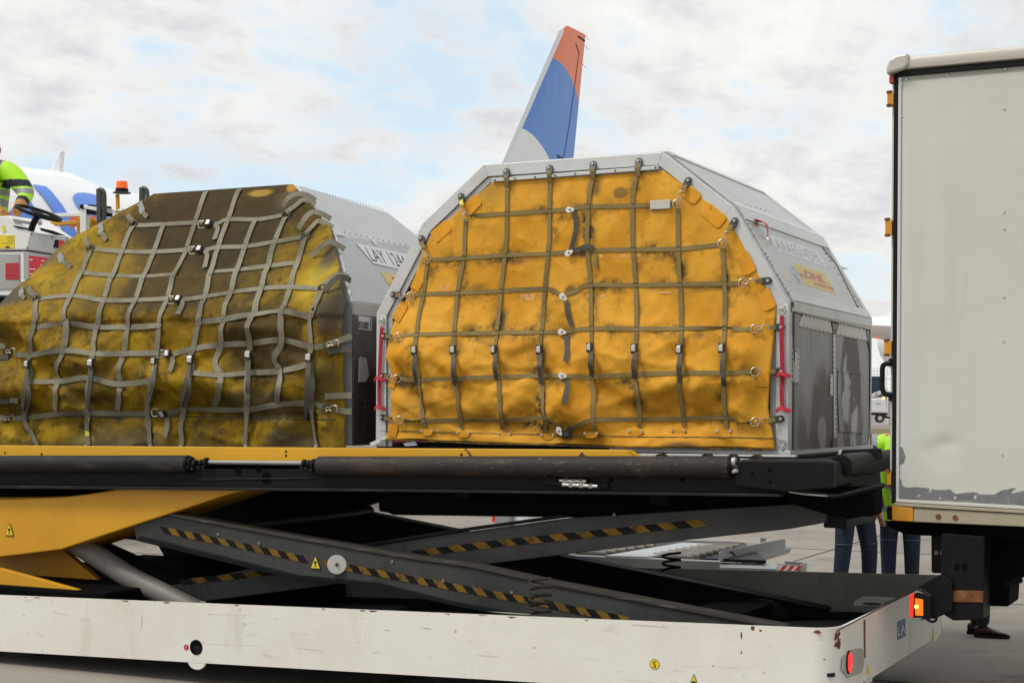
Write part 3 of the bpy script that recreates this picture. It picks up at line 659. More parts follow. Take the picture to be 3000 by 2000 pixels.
# right-hand faces
fv = Facet((W, 0, prof[7][1]), (W, 0, prof[6][1]+.012), 1, OC).fix((1.6, 0, 2.4))
fm = Facet((W, 0, prof[6][1]+.012), (prof[5][0], 0, prof[5][1]+.012), 1, OC).fix((1.6, 0, 2.4))
fu = Facet((prof[5][0], 0, prof[5][1]+.012), (prof[4][0], 0, prof[4][1]+.012), 1, OC).fix((1.6, 0, 2.4))
def zz3(l): return [(2250 + .28694*x, 900 + .28700*y) for x, y in l]
def zz2(l): return [(2100 + .2551*x, 600 + .2551*y) for x, y in l]
def pyz(x, y): q = fv.px(*zz3([(x, y)])[0]); return (q.y, q.z)
mat('side_panel', (.35, .335, .32), 0.50, .25, [((.20, .19, .178), 1.1, .42, .7, .6), ((.10, .085, .07), 3, .50, .70, .7, (1, 1.6, .3)), ((.06, .05, .04), 14, .62, .74, .6), ((.38, .37, .36), 6, .60, .74, .5, (1, 1.5, .4))], .10, 9, spec=.15, ell=[  # brown ellipses are stains, pale ones painted-in reflections
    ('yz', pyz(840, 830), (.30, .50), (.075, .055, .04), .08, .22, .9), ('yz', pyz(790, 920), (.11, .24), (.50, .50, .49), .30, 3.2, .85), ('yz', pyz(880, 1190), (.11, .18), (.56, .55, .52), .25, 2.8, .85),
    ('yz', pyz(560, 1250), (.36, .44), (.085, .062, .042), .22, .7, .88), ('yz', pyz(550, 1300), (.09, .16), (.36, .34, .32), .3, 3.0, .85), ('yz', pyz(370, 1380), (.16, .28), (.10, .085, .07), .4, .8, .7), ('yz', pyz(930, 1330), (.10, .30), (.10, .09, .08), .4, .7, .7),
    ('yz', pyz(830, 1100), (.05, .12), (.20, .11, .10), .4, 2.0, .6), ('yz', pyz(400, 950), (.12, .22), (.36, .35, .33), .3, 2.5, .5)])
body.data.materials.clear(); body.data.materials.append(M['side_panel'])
# slightly proud skins on the sloped faces so they keep their own clean finish
fm.strip(.062, D, 0.0, 1.0, .003, 'slope_panel', 'panel', bevel=0); fu.strip(.062, D, 0.0, 1.0, .003, 'slope_panel', 'panel', bevel=0)
MB().box((prof[3][0], .062, prof[3][1]+.013), (prof[4][0], D, prof[3][1]+.018)).build('roof_panel', 'panel', OC)
for f, t0_, t1_ in ((fm, 0, .10), (fm, .86, 1.0), (fu, 0, .10), (fu, .93, 1.0)): f.strip(.07, D+.004, t0_, t1_, .011, 'edge_rail', 'aluminium', .002)
fv.strip(.07, D+.006, .935, 1.0, .012, 'edge_rail', 'aluminium', .0)
fm.strip(D-.075, D+.005, .10, .86, .010, 'edge_rail', 'aluminium', .002); fu.strip(D-.06, D+.005, .10, .93, .010, 'edge_rail', 'aluminium', .002)
fv.strip(.066, .10, .03, .93, .006, 'edge_rail', 'dark_steel', .0); fv.strip(D-.03, D+.006, .0, .93, .010, 'edge_rail', 'panel_strip', .0)
fv.strip(.02, .10, .93, 1.0, .004, 'edge_rail', 'dark_steel', .0)
def plate(l, name='plate', m='panel_strip', th=.006, lift=.0): return fv.poly(zz3(l), th, name, m, .002, lift)
plate([(240,0),(1050,150),(1050,232),(240,44)], 'top_rail'); plate([(345,72),(628,138),(655,272),(302,194)], 'plate'); plate([(722,162),(985,222),(1012,347),(690,280)], 'plate')
plate([(250,425),(315,430),(310,785),(248,775)], 'hinge_plate', 'panel'); plate([(660,275),(686,278),(694,1440),(668,1440)], 'seam_bar', 'panel'); plate([(628,685),(656,690),(656,900),(628,908)], 'hinge_plate', 'panel')
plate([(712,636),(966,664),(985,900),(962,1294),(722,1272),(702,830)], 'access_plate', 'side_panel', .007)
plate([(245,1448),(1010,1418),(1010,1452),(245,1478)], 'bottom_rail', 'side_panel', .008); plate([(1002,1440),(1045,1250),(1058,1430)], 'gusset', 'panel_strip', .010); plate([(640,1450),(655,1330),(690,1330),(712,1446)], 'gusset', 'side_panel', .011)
for l in ([(262,48),(640,137),(640,142),(262,54)], [(636,140),(643,140),(663,272),(656,272)], [(640,137),(1035,232),(1035,238),(640,143)], [(986,222),(993,224),(1040,460),(1034,460)], [(252,45),(257,45),(255,300),(250,300)], [(1034,460),(1040,460),(1040,1240),(1033,1240)]):
    fv.poly(zz3(l), .008, 'seam_line', 'seam', 0, .0)
rv = MB()
for a, b, n in [((270,12),(1030,190),13),((320,180),(650,262),9),((695,268),(1000,335),8),((350,85),(620,150),8),((735,180),(975,235),7),((258,70),(258,270),5),((720,660),(960,690),16),((725,1265),(955,1280),14),((690,300),(690,1400),22),((662,300),(664,660),8),((1040,480),(1036,1230),16),((705,700),(705,1240),12),((970,720),(966,1260),12),((262,1462),(1000,1436),34),((655,150),(705,165),5),((660,230),(690,235),2),((262,440),(306,445),4),((255,470),(252,760),6),((308,470),(306,760),6),((262,768),(306,772),4),((640,710),(640,890),4)]:
    fv.rivets(rv, zz3([a])[0], zz3([b])[0], n, .0062, .006)
for a, b, n in [((450,190),(1170,450),14),((810,1000),(900,1025),5),((900,1025),(1640,1225),17),((330,150),(430,350),4),((560,560),(640,690),4),((700,800),(790,960),4),((1200,470),(1320,640),5),((1580,1050),(1650,1215),4),((325,145),(430,185),6),((1250,560),(1500,960),6)]:
    fm.rivets(rv, zz2([a])[0], zz2([b])[0], n, .0058, .006)
for a, b, n in [((300,15),(1160,330),14),((330,5),(560,60),5)]: fu.rivets(rv, zz2([a])[0], zz2([b])[0], n, .0055, .006)
rv.build('rivets', 'rivet', OC, kind='stuff')
for l in ([(395,158),(1175,455),(1173,461),(393,164)], [(1175,455),(1185,458),(1372,690),(1366,690)], [(815,1010),(1640,1225),(1640,1231),(815,1017)], [(1366,690),(1372,690),(1640,1228),(1634,1228)]):
    fm.poly(zz2(l), .0065, 'seam_line', 'seam', 0, .0)
# writing and stickers on the slope
def ql(l, f, off): return [f.px(x, y, off) for x, y in l]
LB = 'decal'
q = ql([(2252,687),(2394,733),(2424,784),(2281,737)], fm, .0035); decal_rect(q, (0,0,1,1), V(0,0,0), fm.n*.001, 'label_band', 'faded_white', OC)
q = ql([(2260,691),(2394,735),(2422,782),(2281,735)], fm, .0052); decal_text('AAA6514DHL', q, V(0,0,0), 'lettering', 'faded_text', OC, .0, 0, (.01,.1,.98,.9), 1.15)
q = ql([(2323,770),(2415,800),(2450,861),(2359,835)], fm, .0035); st = decal_rect(q, (0,0,1,1), V(0,0,0), fm.n*.001, 'sticker', 'faded_yellow', OC)
o_ = fm.n*.0018
decal_text('DHL', q, o_, 'lettering', 'faded_red', OC, .045, .35, (.16,.40,.84,.80), 1.0)
decal_text('EXPRESS', q, o_, 'lettering', 'faded_red', OC, .03, .25, (.36,.16,.80,.30), 1.0)
for k in range(3):
    decal_rect(q, (.0,.40+k*.055,.17-.015*k,.425+k*.055), o_, fm.n*.0005, 'stripe', 'faded_red', OC); decal_rect(q, (.83+.0*k,.16+k*.055,1.0,.185+k*.055), o_, fm.n*.0005, 'stripe', 'faded_red', OC)
q = ql([(2307,774),(2323,779),(2353,834),(2336,829)], fm, .0035); decal_rect(q, (0,0,1,1), V(0,0,0), fm.n*.001, 'sticker', 'faded_teal', OC)
ring_ = MB(); n_ = 24
ring_.tube([quad_map(q, .5+.40*math.cos(2*math.pi*k/n_), .52+.42*math.sin(2*math.pi*k/n_)) + o_ for k in range(n_)], .004, 6, True); ring_.build('emblem_ring', 'faded_blue', OC)
ring_ = MB(); ring_.prism([quad_map(q, u, v) + o_ for u, v in ((.2,.5),(.5,.62),(.85,.5),(.8,.3),(.5,.12),(.25,.25))], fm.n*.001); ring_.build('emblem_mark', 'faded_blue', OC)
q = ql([(2281,781),(2303,788),(2322,826),(2301,820)], fm, .0035); decal_rect(q, (0,0,1,1), V(0,0,0), fm.n*.001, 'sticker', 'panel_strip', OC)
# red webbing tag with clip
P = [fm.px(x, y, .012) for x, y in ((2214,646),(2226,668),(2244,694))]; n2 = fm.n
MB().ribbon(spline([P[0], P[1] + n2*.05, P[2] + n2*.015], 5), .065, .004, n2).build('webbing_tag', 'pink_strap', OC)
MB().ribbon(spline([P[0], P[1] + n2*.012 + V(-.02, 0, -.03), P[2] + n2*.002 + V(-.02, 0, -.02)], 5), .05, .004, n2).build('webbing_tag', 'pink_strap', OC)
MB().ring(P[2] + n2*.01 + V(.02, 0, -.03), .028, .004, n2).build('clip', 'steel', OC, smooth_=True)

# ------------------------------------------------------------------ second container, olive cover
LC = thing('cargo_container', 'silver air cargo container with dirty olive brown cover under a grey net', 'cargo container', (-2.0, 1.0, ZD), 'air cargo containers on the loader')
ZS = 2.71; DL = 2.08
def lbase(x, z):
    h = z - ZS
    return -.02 + (0 if h < -.12 else .72*(h*.5 + .06*1 + .5*math.sqrt(max(h, -.12)**2 + .01) - .11 + .05*0) if h < .25 else .72*h)
def lplain(x, z): return .72*max(0, z - ZS)
def lx(p): q = hit(p[0], p[1], lplain); return (q.z, q.x)
LL = sorted([lx(p) for p in [(-2,1312),(-4,1100),(4,905),(70,838),(203,708),(330,640),(459,571)]])
LR = sorted([lx(p) for p in [(1024,1312),(1022,1100),(1029,884),(1006,790),(978,672),(930,612),(866,540)]])
ztL = (LL[-1][0] + LR[-1][0])/2
zsL = sorted(set([ZD-.11] + [z for z, x in LL + LR if ZD-.11 < z < ztL] + [ztL]))
xlL = [interp([a for a, b in LL], [b for a, b in LL], z) for z in zsL]; xrL = [interp([a for a, b in LR], [b for a, b in LR], z) for z in zsL]
LV = [
 [z1((250,1245)), z1((240,1330)), z2((225,60)), z2((215,100)), z2((195,240)), z2((184,310)), z2((178,355)), z2((195,430)), z2((180,560)), z2((165,690)), z2((195,780)), z2((238,862))],
 [z1((618,905)), z1((600,960)), z1((560,1055)), z1((490,1210)), z1((455,1400)), z2((420,90)), z2((395,280)), z2((352,390)), z2((368,450)), z2((350,550)), z2((345,645))],
 [z1((915,735)), z1((880,800)), z1((840,910)), z1((785,1075)), z1((715,1240)), z1((675,1420)), z2((610,110)), z2((585,280)), z2((572,345)), z2((565,450)), z2((550,640)), z2((548,760)), z2((558,862))],
 [z1((1130,722)), z1((1060,910)), z1((1000,1070)), z1((935,1240)), z1((885,1420)), z2((800,120)), z2((775,290)), z2((742,410)), z2((762,480)), z2((745,560)), z2((735,645))],
 [z1((1420,497)), z1((1350,690)), z1((1280,910)), z1((1210,1060)), z1((1150,1240)), z1((1095,1420)), z2((1000,110)), z2((985,280)), z2((972,345)), z2((955,450)), z2((930,640)), z2((932,760)), z2((942,862))],
 [z1((1650,482)), z1((1570,690)), z1((1500,890)), z1((1460,1050)), z1((1410,1220)), z1((1370,1390)), z2((1245,100)), z2((1215,240)), z2((1196,320)), z2((1205,400)), z2((1180,520)), z2((1155,650)), z2((1140,862))],
 [z1((1760,692)), z1((1690,870)), z1((1640,1040)), z1((1590,1200)), z1((1545,1370)), z2((1400,90)), z2((1385,240)), z2((1350,345)), z2((1385,430)), z2((1370,520)), z2((1345,622))],
 [z1((1968,672)), z1((1890,850)), z1((1850,1010)), z1((1800,1170)), z1((1750,1340)), z2((1585,50)), z2((1570,220)), z2((1560,295)), z2((1555,400)), z2((1548,540)), z2((1545,650)), z2((1535,862))],
 [z1((2100,815)), z1((2050,990)), z1((2000,1150)), z1((1950,1310)), z2((1775,0)), z2((1770,200)), z2((1718,320)), z2((1755,400)), z2((1745,500)), z2((1735,602))],
 [z1((2215,1180)), z1((2195,1230)), z1((2150,1350)), z2((1970,10)), z2((1945,80)), z2((1950,230)), z2((1940,310)), z2((1955,450)), z2((1950,650)), z2((1980,862))]]
LH = [
 [z1(p) for p in [(930,728),(1000,730),(1130,722),(1350,712),(1400,715)]], [z1(p) for p in [(1480,722),(1510,715),(1570,690),(1760,690),(1880,675),(1955,657)]],
 [z1(p) for p in [(640,893),(850,910),(1060,912),(1280,900),(1330,898)]], [z1(p) for p in [(1410,900),(1440,895),(1500,882),(1690,875),(1890,845),(2095,808)]],
 [z1(p) for p in [(560,1055),(785,1075),(1005,1080),(1215,1065)]], [z1(p) for p in [(1455,1050),(1650,1035),(1850,1010),(2030,990)]],
 [z1(p) for p in [(265,1237),(490,1215),(710,1245),(935,1245),(1150,1235),(1190,1238)]], [z1(p) for p in [(1250,1242),(1280,1240),(1420,1220),(1610,1190),(1810,1165),(2000,1155),(2205,1168)]],
 [z1(p) for p in [(235,1435),(460,1405),(670,1430),(890,1430),(1095,1420)]], [z1(p) for p in [(1370,1395),(1550,1375),(1750,1345),(1950,1320),(2150,1365)]],
 [z2(p) for p in [(100,290),(190,300),(400,270),(590,290),(780,290),(985,285),(1040,290)]], [z2(p) for p in [(1085,292),(1215,260),(1400,235),(1580,225),(1770,205),(1950,250),(2030,240)]],
 [z2(p) for p in [(185,465),(370,465),(560,440),(740,480),(940,460)]], [z2(p) for p in [(1200,410),(1385,425),(1550,410),(1750,400),(1920,360)]],
 [z2(p) for p in [(95,697),(160,690),(350,670),(550,660),(740,665),(930,665),(1000,668)]], [z2(p) for p in [(1050,665),(1150,640),(1345,640),(1545,640),(1735,610),(1900,600),(1960,600),(2030,628)]]]
segsL = []
for L_ in LV + LH:
    q = [hit(p[0], p[1], lplain) for p in L_]; q = [(a.x, a.z) for a in q]; segsL += list(zip(q[:-1], q[1:]))
def l_wr(x, z, d, edge):
    h = z - ZD; low = smooth(1.35, .85, h)
    pil = (.024 + .028*low) * smooth(0, .24, d)
    n1 = fbm(x, z*1.2, 1.6, 13); n2 = fbm(x+z*.7, z-x*.3, 4.5, 19)
    w = ((z-ZD)*2.0 + x*.42)*5.6 + fbm(x, z, 1.3, 15)*2.6
    fold = math.sin(w)*smooth(-.35, .35, fbm(x*.8, z*1.2, 1.5, 45))
    ww = ((z-ZD)*1.2 - x*.9)*6.5 + fbm(x, z, 1.8, 31)*2.4
    rightfold = math.sin(ww)*smooth(-1.1, -.5, x)*smooth(1.3, .9, h)
    v = pil + .014*n1 + .005*n2*(1+low) + .066*fold*low*smooth(.1, .3, h) + .036*rightfold
    v += .09*low*smooth(.2, .45, h) + .02
    v += (.006 + .020*low)*(1 - abs(2*fbm(x+z*.6, z*1.3, 1.8, 188)))**3 + .010*low*(1 - abs(2*fbm(x-z*.7, z*1.3, 2.7, 197)))**3
    v += -.03*smooth(.26, .22, h)                      # straight sewn skirt along the foot
    return .012 + v*(.3+.7*edge)
lc = Cover(lbase, zsL, xlL, xrL, segsL, l_wr, 180, 140)
def lface(p): q = hit(p[0], p[1], lplain); return (q.x, q.z)
mat('olive_cover', (.35, .212, .009), .7, 0, [((.25, .142, .007), 1.5, .40, .62, .8), ((.42, .28, .015), 2.4, .50, .66, .6), ((.15, .092, .014), 1.3, .50, .64, .65), ((.085, .058, .018), 3.0, .52, .64, .65, (1, 1, .6)), ((.035, .027, .014), 9, .54, .66, .6), ((.025, .02, .012), 34, .56, .68, .55), ((.40, .30, .08), 22, .58, .68, .3)], .3, 200, bump2=(1.0, 2.6, .018), spec=.12, grime=((.05, .042, .025), 1.0),
    ell=[('xz', lface(p), r, c, sf, rg, st) for p, r, c, sf, rg, st in [
      ((660,625), (1.15,.46), (.036,.025,.011), .35, .9, .92), ((600,800), (.85,.38), (.042,.029,.012), .45, 1.0, .84), ((800,1000), (.40,.38), (.045,.031,.012), .35, .9, .85), ((300,790), (.35,.25), (.30,.20,.03), .6, .9, .5), ((860,585), (.13,.10), (.115,.09,.045), .5, .6, .7),
      ((868,548), (.055,.05), (.45,.22,.04), .3, .6, .9), ((775,568), (.12,.03), (.42,.26,.04), .4, 1.2, .8), ((1005,880), (.15,.30), (.045,.042,.038), .5, .7, .9), ((985,740), (.07,.25), (.075,.065,.05), .5, .6, .85), ((40,870), (.30,.10), (.07,.065,.055), .5, .8, .85), ((140,760), (.22,.08), (.09,.08,.055), .6, .8, .7),
      ((975,1130), (.12,.25), (.10,.08,.03), .5, .8, .7), ((850,1040), (.28,.13), (.10,.07,.026), .2, .9, .85), ((780,1190), (.38,.13), (.095,.072,.03), .3, .9, .85), ((950,830), (.16,.13), (.52,.38,.04), .6, .8, .6), ((250,1290), (.12,.06), (.40,.31,.10), .5, .8, .7), ((400,1290), (.35,.10), (.13,.10,.05), .6, 1.1, .75), ((860,1290), (.20,.08), (.11,.09,.05), .5, 1.2, .8), ((500,1318), (1.9,.05), (.09,.075,.05), .8, 1.2, .8)]])
lcov = lc.mesh('cover', 'olive_cover', LC, hem=lambda x: .008*math.sin(x*7))
# shell
Bp = [(-.25, ZD), (-.25, ZS), (-.66, 3.29), (-1.17, 3.66), (-2.63, 3.66), (-3.14, 3.29), (-3.55, ZS), (-3.55, ZD)]
Fp = [V(-.25, .03, ZD), V(-.25, .03, ZS), None, None, None, None, V(-3.77, .03, ZS), V(-3.77, .03, ZD)]
def edge3(tbl, z): x = interp([a for a, b in tbl], [b for a, b in tbl], z); return V(x, lplain(0, z)+.015, z)
Fp[2] = edge3(LR, 3.27); Fp[3] = edge3(LR, LR[-1][0]-.01); Fp[5] = edge3(LL, 3.27); Fp[4] = edge3(LL, LL[-1][0]-.01)
Bk = [V(x, DL, z) for x, z in Bp]; sh = MB(); n8 = 8
sh.add([V(*p) for p in Fp] + Bk, [tuple(range(8)), tuple(range(15, 7, -1))] + [(i, (i+1) % 8, 8+(i+1) % 8, 8+i) for i in range(8)])
mat('dark_panel', (.24, .20, .19), .22, .75, [((.12, .06, .06), 1.6, .42, .62, .8), ((.36, .34, .33), 4, .58, .75, .5)], .03, 8)  # dark maroon reflection of the container gap is put into the colour
mat('pale_panel', (.47, .47, .47), .5, .25, [((.40, .40, .395), 1.3, .42, .7, .6), ((.53, .53, .52), 4, .5, .8, .4), ((.25, .24, .23), 16, .70, .77, .4)], .03, 20)
sh.build('shell', 'pale_panel', LC)
class F3(Facet):
    def __init__(s, a, b, c, root, inside): s.p0 = Vector(a); s.p1 = Vector(b); s.root = root; s.n = (Vector(b)-Vector(a)).cross(Vector(c)-Vector(a)).normalized(); s.fix(inside)
ins = (-2, 1, 2.4)
f1 = F3(Fp[0], Fp[1], Bk[0], LC, ins)
f2 = F3((Fp[1]+Bk[1])/2*0 + Fp[1], Bk[1], Bk[2], LC, ins); f3 = F3(Fp[2], Bk[2], Bk[3], LC, ins)
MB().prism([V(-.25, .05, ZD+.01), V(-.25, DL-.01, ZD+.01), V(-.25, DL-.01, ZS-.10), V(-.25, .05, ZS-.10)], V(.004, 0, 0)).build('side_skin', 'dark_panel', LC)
MB().prism([V(-.25, .05, ZS-.105), V(-.25, DL-.01, ZS-.105), V(-.25, DL-.01, ZS-.01), V(-.25, .05, ZS-.01)], V(.010, 0, 0)).build('side_rail', 'panel_strip', LC, bevel=.002)
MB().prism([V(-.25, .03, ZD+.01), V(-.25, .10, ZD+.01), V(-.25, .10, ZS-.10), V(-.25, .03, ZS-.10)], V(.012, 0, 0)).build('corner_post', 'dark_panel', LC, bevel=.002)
MB().prism([f1.px(x, y, .006) for x, y in ((1078,1100),(1070,1050),(1055,1046),(1050,1052),(1048,1120),(1068,1118))], f1.n*.012).build('handle_frame', 'panel', LC, bevel=.002)
rv = MB()
for a, b, n in [((1030,905),(1040,1300),22),((1072,1140),(1068,1280),9),((1035,1303),(1062,1303),5)]: f1.rivets(rv, a, b, n, .007, .010)
for a, b, n in [((1010,680),(1205,722),13),((992,735),(1030,860),5)]: f2.rivets(rv, a, b, n, .006, .006)
for a, b, n in [((885,548),(1122,614),30)]: f3.rivets(rv, a, b, n, .006, .006)
rv.build('rivets', 'rivet', LC, kind='stuff')
lab = [f1.px(x, y, .0065) for x, y in ((1046,924),(1090,930),(1089,968),(1045,963))]
decal_rect(lab, (0,0,1,1), V(0,0,0), f1.n*.001, 'barcode_label', 'label_white', LC)
bars = MB(); x = .05
while x < .78:
    w_ = random.choice((.008, .014, .022)); bars.prism([quad_map(lab, u, v) + f1.n*.0015 for u, v in ((x,.06),(x+w_,.06),(x+w_,.60),(x,.60))], f1.n*.0005); x += w_ + random.choice((.012, .02))
y = .08
while y < .92:
    h_ = random.choice((.015, .03)); bars.prism([quad_map(lab, u, v) + f1.n*.0015 for u, v in ((.86,y),(.97,y),(.97,y+h_),(.86,y+h_))], f1.n*.0005); y += h_ + .025
bars.build('barcode', 'ink', LC, kind='stuff')
# writing on the slope
q = ql([(1042,712),(1245,757),(1275,812),(1094,772)], f2, .003); decal_rect(q, (0,0,1,1), V(0,0,0), f2.n*.001, 'label_band', 'faded_white', LC)
q = ql([(1068,723),(1197,752),(1222,791),(1091,764)], f2, .0048); decal_text('LAY 1244A', q, V(0,0,0), 'lettering', 'text_dark', LC, .0, 0, (0,0,1.0,1), 1.05)
q = ql([(1114,795),(1240,822),(1275,872),(1147,845)], f2, .003); decal_rect(q, (0,0,1,1), V(0,0,0), f2.n*.001, 'sticker', 'faded_yellow', LC)
decal_rect(q, (.18,.55,.42,.78), f2.n*.0018, f2.n*.0005, 'sticker_block', 'faded_red2', LC)
for k in range(3): decal_rect(q, (.03,.12+.10*k,.30,.16+.10*k), f2.n*.0018, f2.n*.0005, 'stripe', 'faded_red2', LC)
q = ql([(1081,695),(1087,693),(1107,719),(1100,717)], f2, .003); decal_rect(q, (0,0,1,1), V(0,0,0), f2.n*.001, 'sticker', 'label_white', LC)
q = ql([(975,670),(998,675),(1012,693),(982,688)], f2, .003); decal_rect(q, (0,0,1,1), V(0,0,0), f2.n*.002, 'patch_plate', 'aluminium', LC)
# net
SW = .049
for L_ in LV: lc.strap(L_, SW, 'strap', 'grey_strap', LC, .012, .004)
for L_ in LH: lc.strap(L_, SW*.92, 'strap', 'grey_strap', LC, .006, .004)
for p_, tl in [((178,355), [(172,378),(160,470),(150,560),(140,642)]), ((572,345), [(570,378),(566,460),(556,560),(548,638)]), ((972,345), [(970,378),(962,460),(945,540),(930,606)]), ((1196,320), [(1190,350),(1170,450),(1150,540),(1132,614)]), ((1560,295), [(1558,325),(1556,410),(1554,480),(1550,540)]), ((1940,318), [(1936,345),(1928,450),(1920,580),(1912,698)])]:
    p = hit(*z2(p_), lc.sample, .014); buckle(p, (-.1, 0, -1), lc.normal(p.x, p.z), LC, .054, .070)
    P = [hit(*z2(q), lc.sample, .022 + (.05 if 0 < i < 3 else 0)) for i, q in enumerate(tl)]
    MB().ribbon(spline(P, 5), .044, .004, V(0, -1, 0)).build('strap_tail', 'dark_strap', LC, smooth_=True)
for p_, tl in [(z1((1440,722)), [z1((1480,718)), z1((1500,750)), z1((1490,790)), z1((1478,826))]), (z1((1378,900)), [z1((1410,900)), z1((1428,930)), z1((1420,980)), z1((1410,1020))]), (z1((1232,1243)), [z1((1250,1245)), z1((1258,1270)), z1((1240,1310)), z1((1222,1342))]), (z2((1055,292)), [z2((1080,310)), z2((1082,340)), z2((1070,380)), z2((1058,402))]), (z2((1020,660)), [z2((1045,690)), z2((1050,730)), z2((1040,780)), z2((1030,812))])]:
    p = hit(*p_, lc.sample, .016); buckle(p, (1, 0, .05), lc.normal(p.x, p.z), LC, .056, .056)
    h = p + V(-.075, -.004, 0); mb = MB(); mb.tube(spline([h + V(.03, 0, .028), h + V(-.02, 0, .028), h + V(-.03, -.004, 0), h + V(-.02, 0, -.028), h + V(.03, 0, -.028)], 4), .007, 8); mb.build('claw_hook', 'brass_steel', LC, smooth_=True)
    P = [hit(*q, lc.sample, .02) for q in tl]; MB().ribbon(spline(P, 5), .042, .004, V(.15, -1, 0).normalized()).build('strap_tail', 'grey_strap', LC, smooth_=True)
def cross_px(A_, B_):
    out = []
    for (x1, y1), (x2, y2) in zip(A_[:-1], A_[1:]):
        for (x3, y3), (x4, y4) in zip(B_[:-1], B_[1:]):
            den = (x1-x2)*(y3-y4) - (y1-y2)*(x3-x4)
            if abs(den) < 1e-6: continue
            t = ((x1-x3)*(y3-y4) - (y1-y3)*(x3-x4))/den; u = -((x1-x2)*(y1-y3) - (y1-y2)*(x1-x3))/den
            if -.02 <= t <= 1.02 and -.02 <= u <= 1.02: out.append((x1+t*(x2-x1), y1+t*(y2-y1), x2-x1, y2-y1))
    return out
def stitches(VV, HH, c, w, root, off):
    st = MB()
    for v in VV:
        for h in HH:
            for x, y, dx, dy in cross_px(v, h):
                l = math.hypot(dx, dy); dx, dy = dx/l, dy/l
                for s_ in (-1, 1):
                    p = hit(x + dx*s_*w*200, y + dy*s_*w*200, c.sample, off + .0052); q = hit(x + dx*s_*w*200 + dy*6, y + dy*s_*w*200 - dx*6, c.sample, off + .0052)
                    d = V(q.x-p.x, 0, q.z-p.z); d = d.normalized() if d.length > 1e-5 else V(1, 0, 0)
                    st.ribbon([p - d*w*.52, p + d*w*.52], .0035, .0012, V(0, -1, 0))
    st.build('stitching', 'seam', root, kind='stuff')
stitches(LV, LH, lc, SW, LC, .012); stitches(OVx, [h for hh in OH for h in hh], oc, .031, OC, .008)
for zz_, m_ in ((ZD+.205, 'seam'),):
    P = [V(x, lc.sample(x, zz_) - .003, zz_ + .006*math.sin(x*3)) for x in [lerp(-3.7, -.32, k/70) for k in range(71)]]
    MB().ribbon(P, .007, .003, V(0, -1, 0)).build('skirt_seam', m_, lcov)
# corner rings and the straps that go round the edge
for r_, e_ in [((918,722),[(885,665),(850,640)]), ((622,890),[(590,830),(562,795)]), ((250,1237),[(205,1175),(178,1140)]), ((1972,657),[(2030,600),(2095,555),(2150,580)]), ((2105,806),[(2150,740),(2200,700),(2270,740)]), ((2222,1166),[(2270,1105),(2330,1072),(2380,1085)])]:
    r = hit(*z1(r_), lc.sample, .02); MB().ring(r, .034, .009, V(.1, -1, .2)).build('ring', 'dark_steel', LC, smooth_=True)
    P = [r + V(0, -.004, .02)] + [hit(*z1(q), lc.sample, .022) for q in e_]; P[-1] = P[-1] + V(0, .05, 0)
    MB().ribbon(spline(P, 5), .044, .005, V(0, -1, .3).normalized()).build('edge_strap', 'grey_strap', LC, smooth_=True)
for tl in [[(945,590),(985,640),(1015,672)], [(670,735),(700,780),(735,830)], [(385,945),(430,975),(490,1015)], [(125,1185),(150,1210),(170,1232)]]:
    P = [hit(*z1(q), lc.sample, .014) for q in tl]; P[0] = P[0] + V(0, .03, .02)
    o = MB().ribbon(spline(P[:2], 3), .062, .006, V(0, -1, .2).normalized()).build('edge_clip', 'reflective', LC, bevel=.002); MB().ribbon(spline(P[1:], 3), .042, .004, V(0, -1, .2).normalized()).build('strap_end', 'grey_strap', LC)
for tl in [[(1950,600),(1985,545),(2040,515),(2110,520),(2140,545)], [(2060,755),(2100,685),(2150,640),(2215,650),(2245,672)], [(2145,940),(2200,890),(2250,850),(2300,850),(2340,880)], [(2235,1180),(2290,1120),(2340,1085),(2380,1095)]]:
    P = [hit(*z1(q), lc.sample, .02 + (.05 if i in (1, 2) else .01)) for i, q in enumerate(tl)]; P[-1] = P[-1] + V(.01, .06, -.01)
    MB().ribbon(spline(P, 4), .044, .005, V(.3, -1, .3).normalized()).build('edge_strap', 'dark_strap' if tl[0][0] == 2235 else 'grey_strap', LC, smooth_=True)
for tl, m_ in [([(2040,240),(2100,218),(2150,200),(2205,180)], 'grey_strap'), ([(2050,280),(2110,268),(2160,262),(2205,262)], 'dark_strap'), ([(2035,558),(2090,556),(2150,552),(2205,550)], 'grey_strap'), ([(2090,640),(2130,645),(2170,650),(2205,652)], 'grey_strap'), ([(0,240),(20,245),(35,255)], 'grey_strap'), ([(-10,312),(20,312),(55,312)], 'dark_strap'), ([(-10,585),(30,588),(55,590)], 'dark_strap'), ([(60,580),(90,582),(115,585)], 'grey_strap'), ([(-10,690),(20,692),(40,694)], 'grey_strap')]:
    P = [hit(*z2(q), lc.sample, .018) for q in tl]; MB().ribbon(spline(P, 4), .046, .005, V(0, -1, 0)).build('edge_strap', m_, LC, smooth_=True)
for p_ in [(2075,228),(2065,635),(60,275),(55,694)]:
    p = hit(*z2(p_), lc.sample, .02); MB().ring(p + V(-.035, 0, 0), .032, .007, V(.2, -1, 0)).build('ring', 'dark_steel', LC, smooth_=True); snap_hook(p + V(.03, -.006, 0), V(-1, 0, 0), V(0, -1, 0), LC, 1.0)
P = [hit(*z2(q), lc.sample, .016) for q in [(548,690),(546,750),(548,806)]]; MB().ribbon(spline(P, 3), .044, .004, V(0, -1, 0)).build('yellow_label', 'yellow_tape', LC)
for px_ in [(240,1308),(550,1306),(955,1306),(1145,1306),(1550,1306),(1990,1306)]:
    p = hit(*z2((px_[0], 868)), lc.sample, .02); MB().cyl(p, p + V(0, -.03, 0), .014, 8).build('floor_fitting', 'steel', LC)

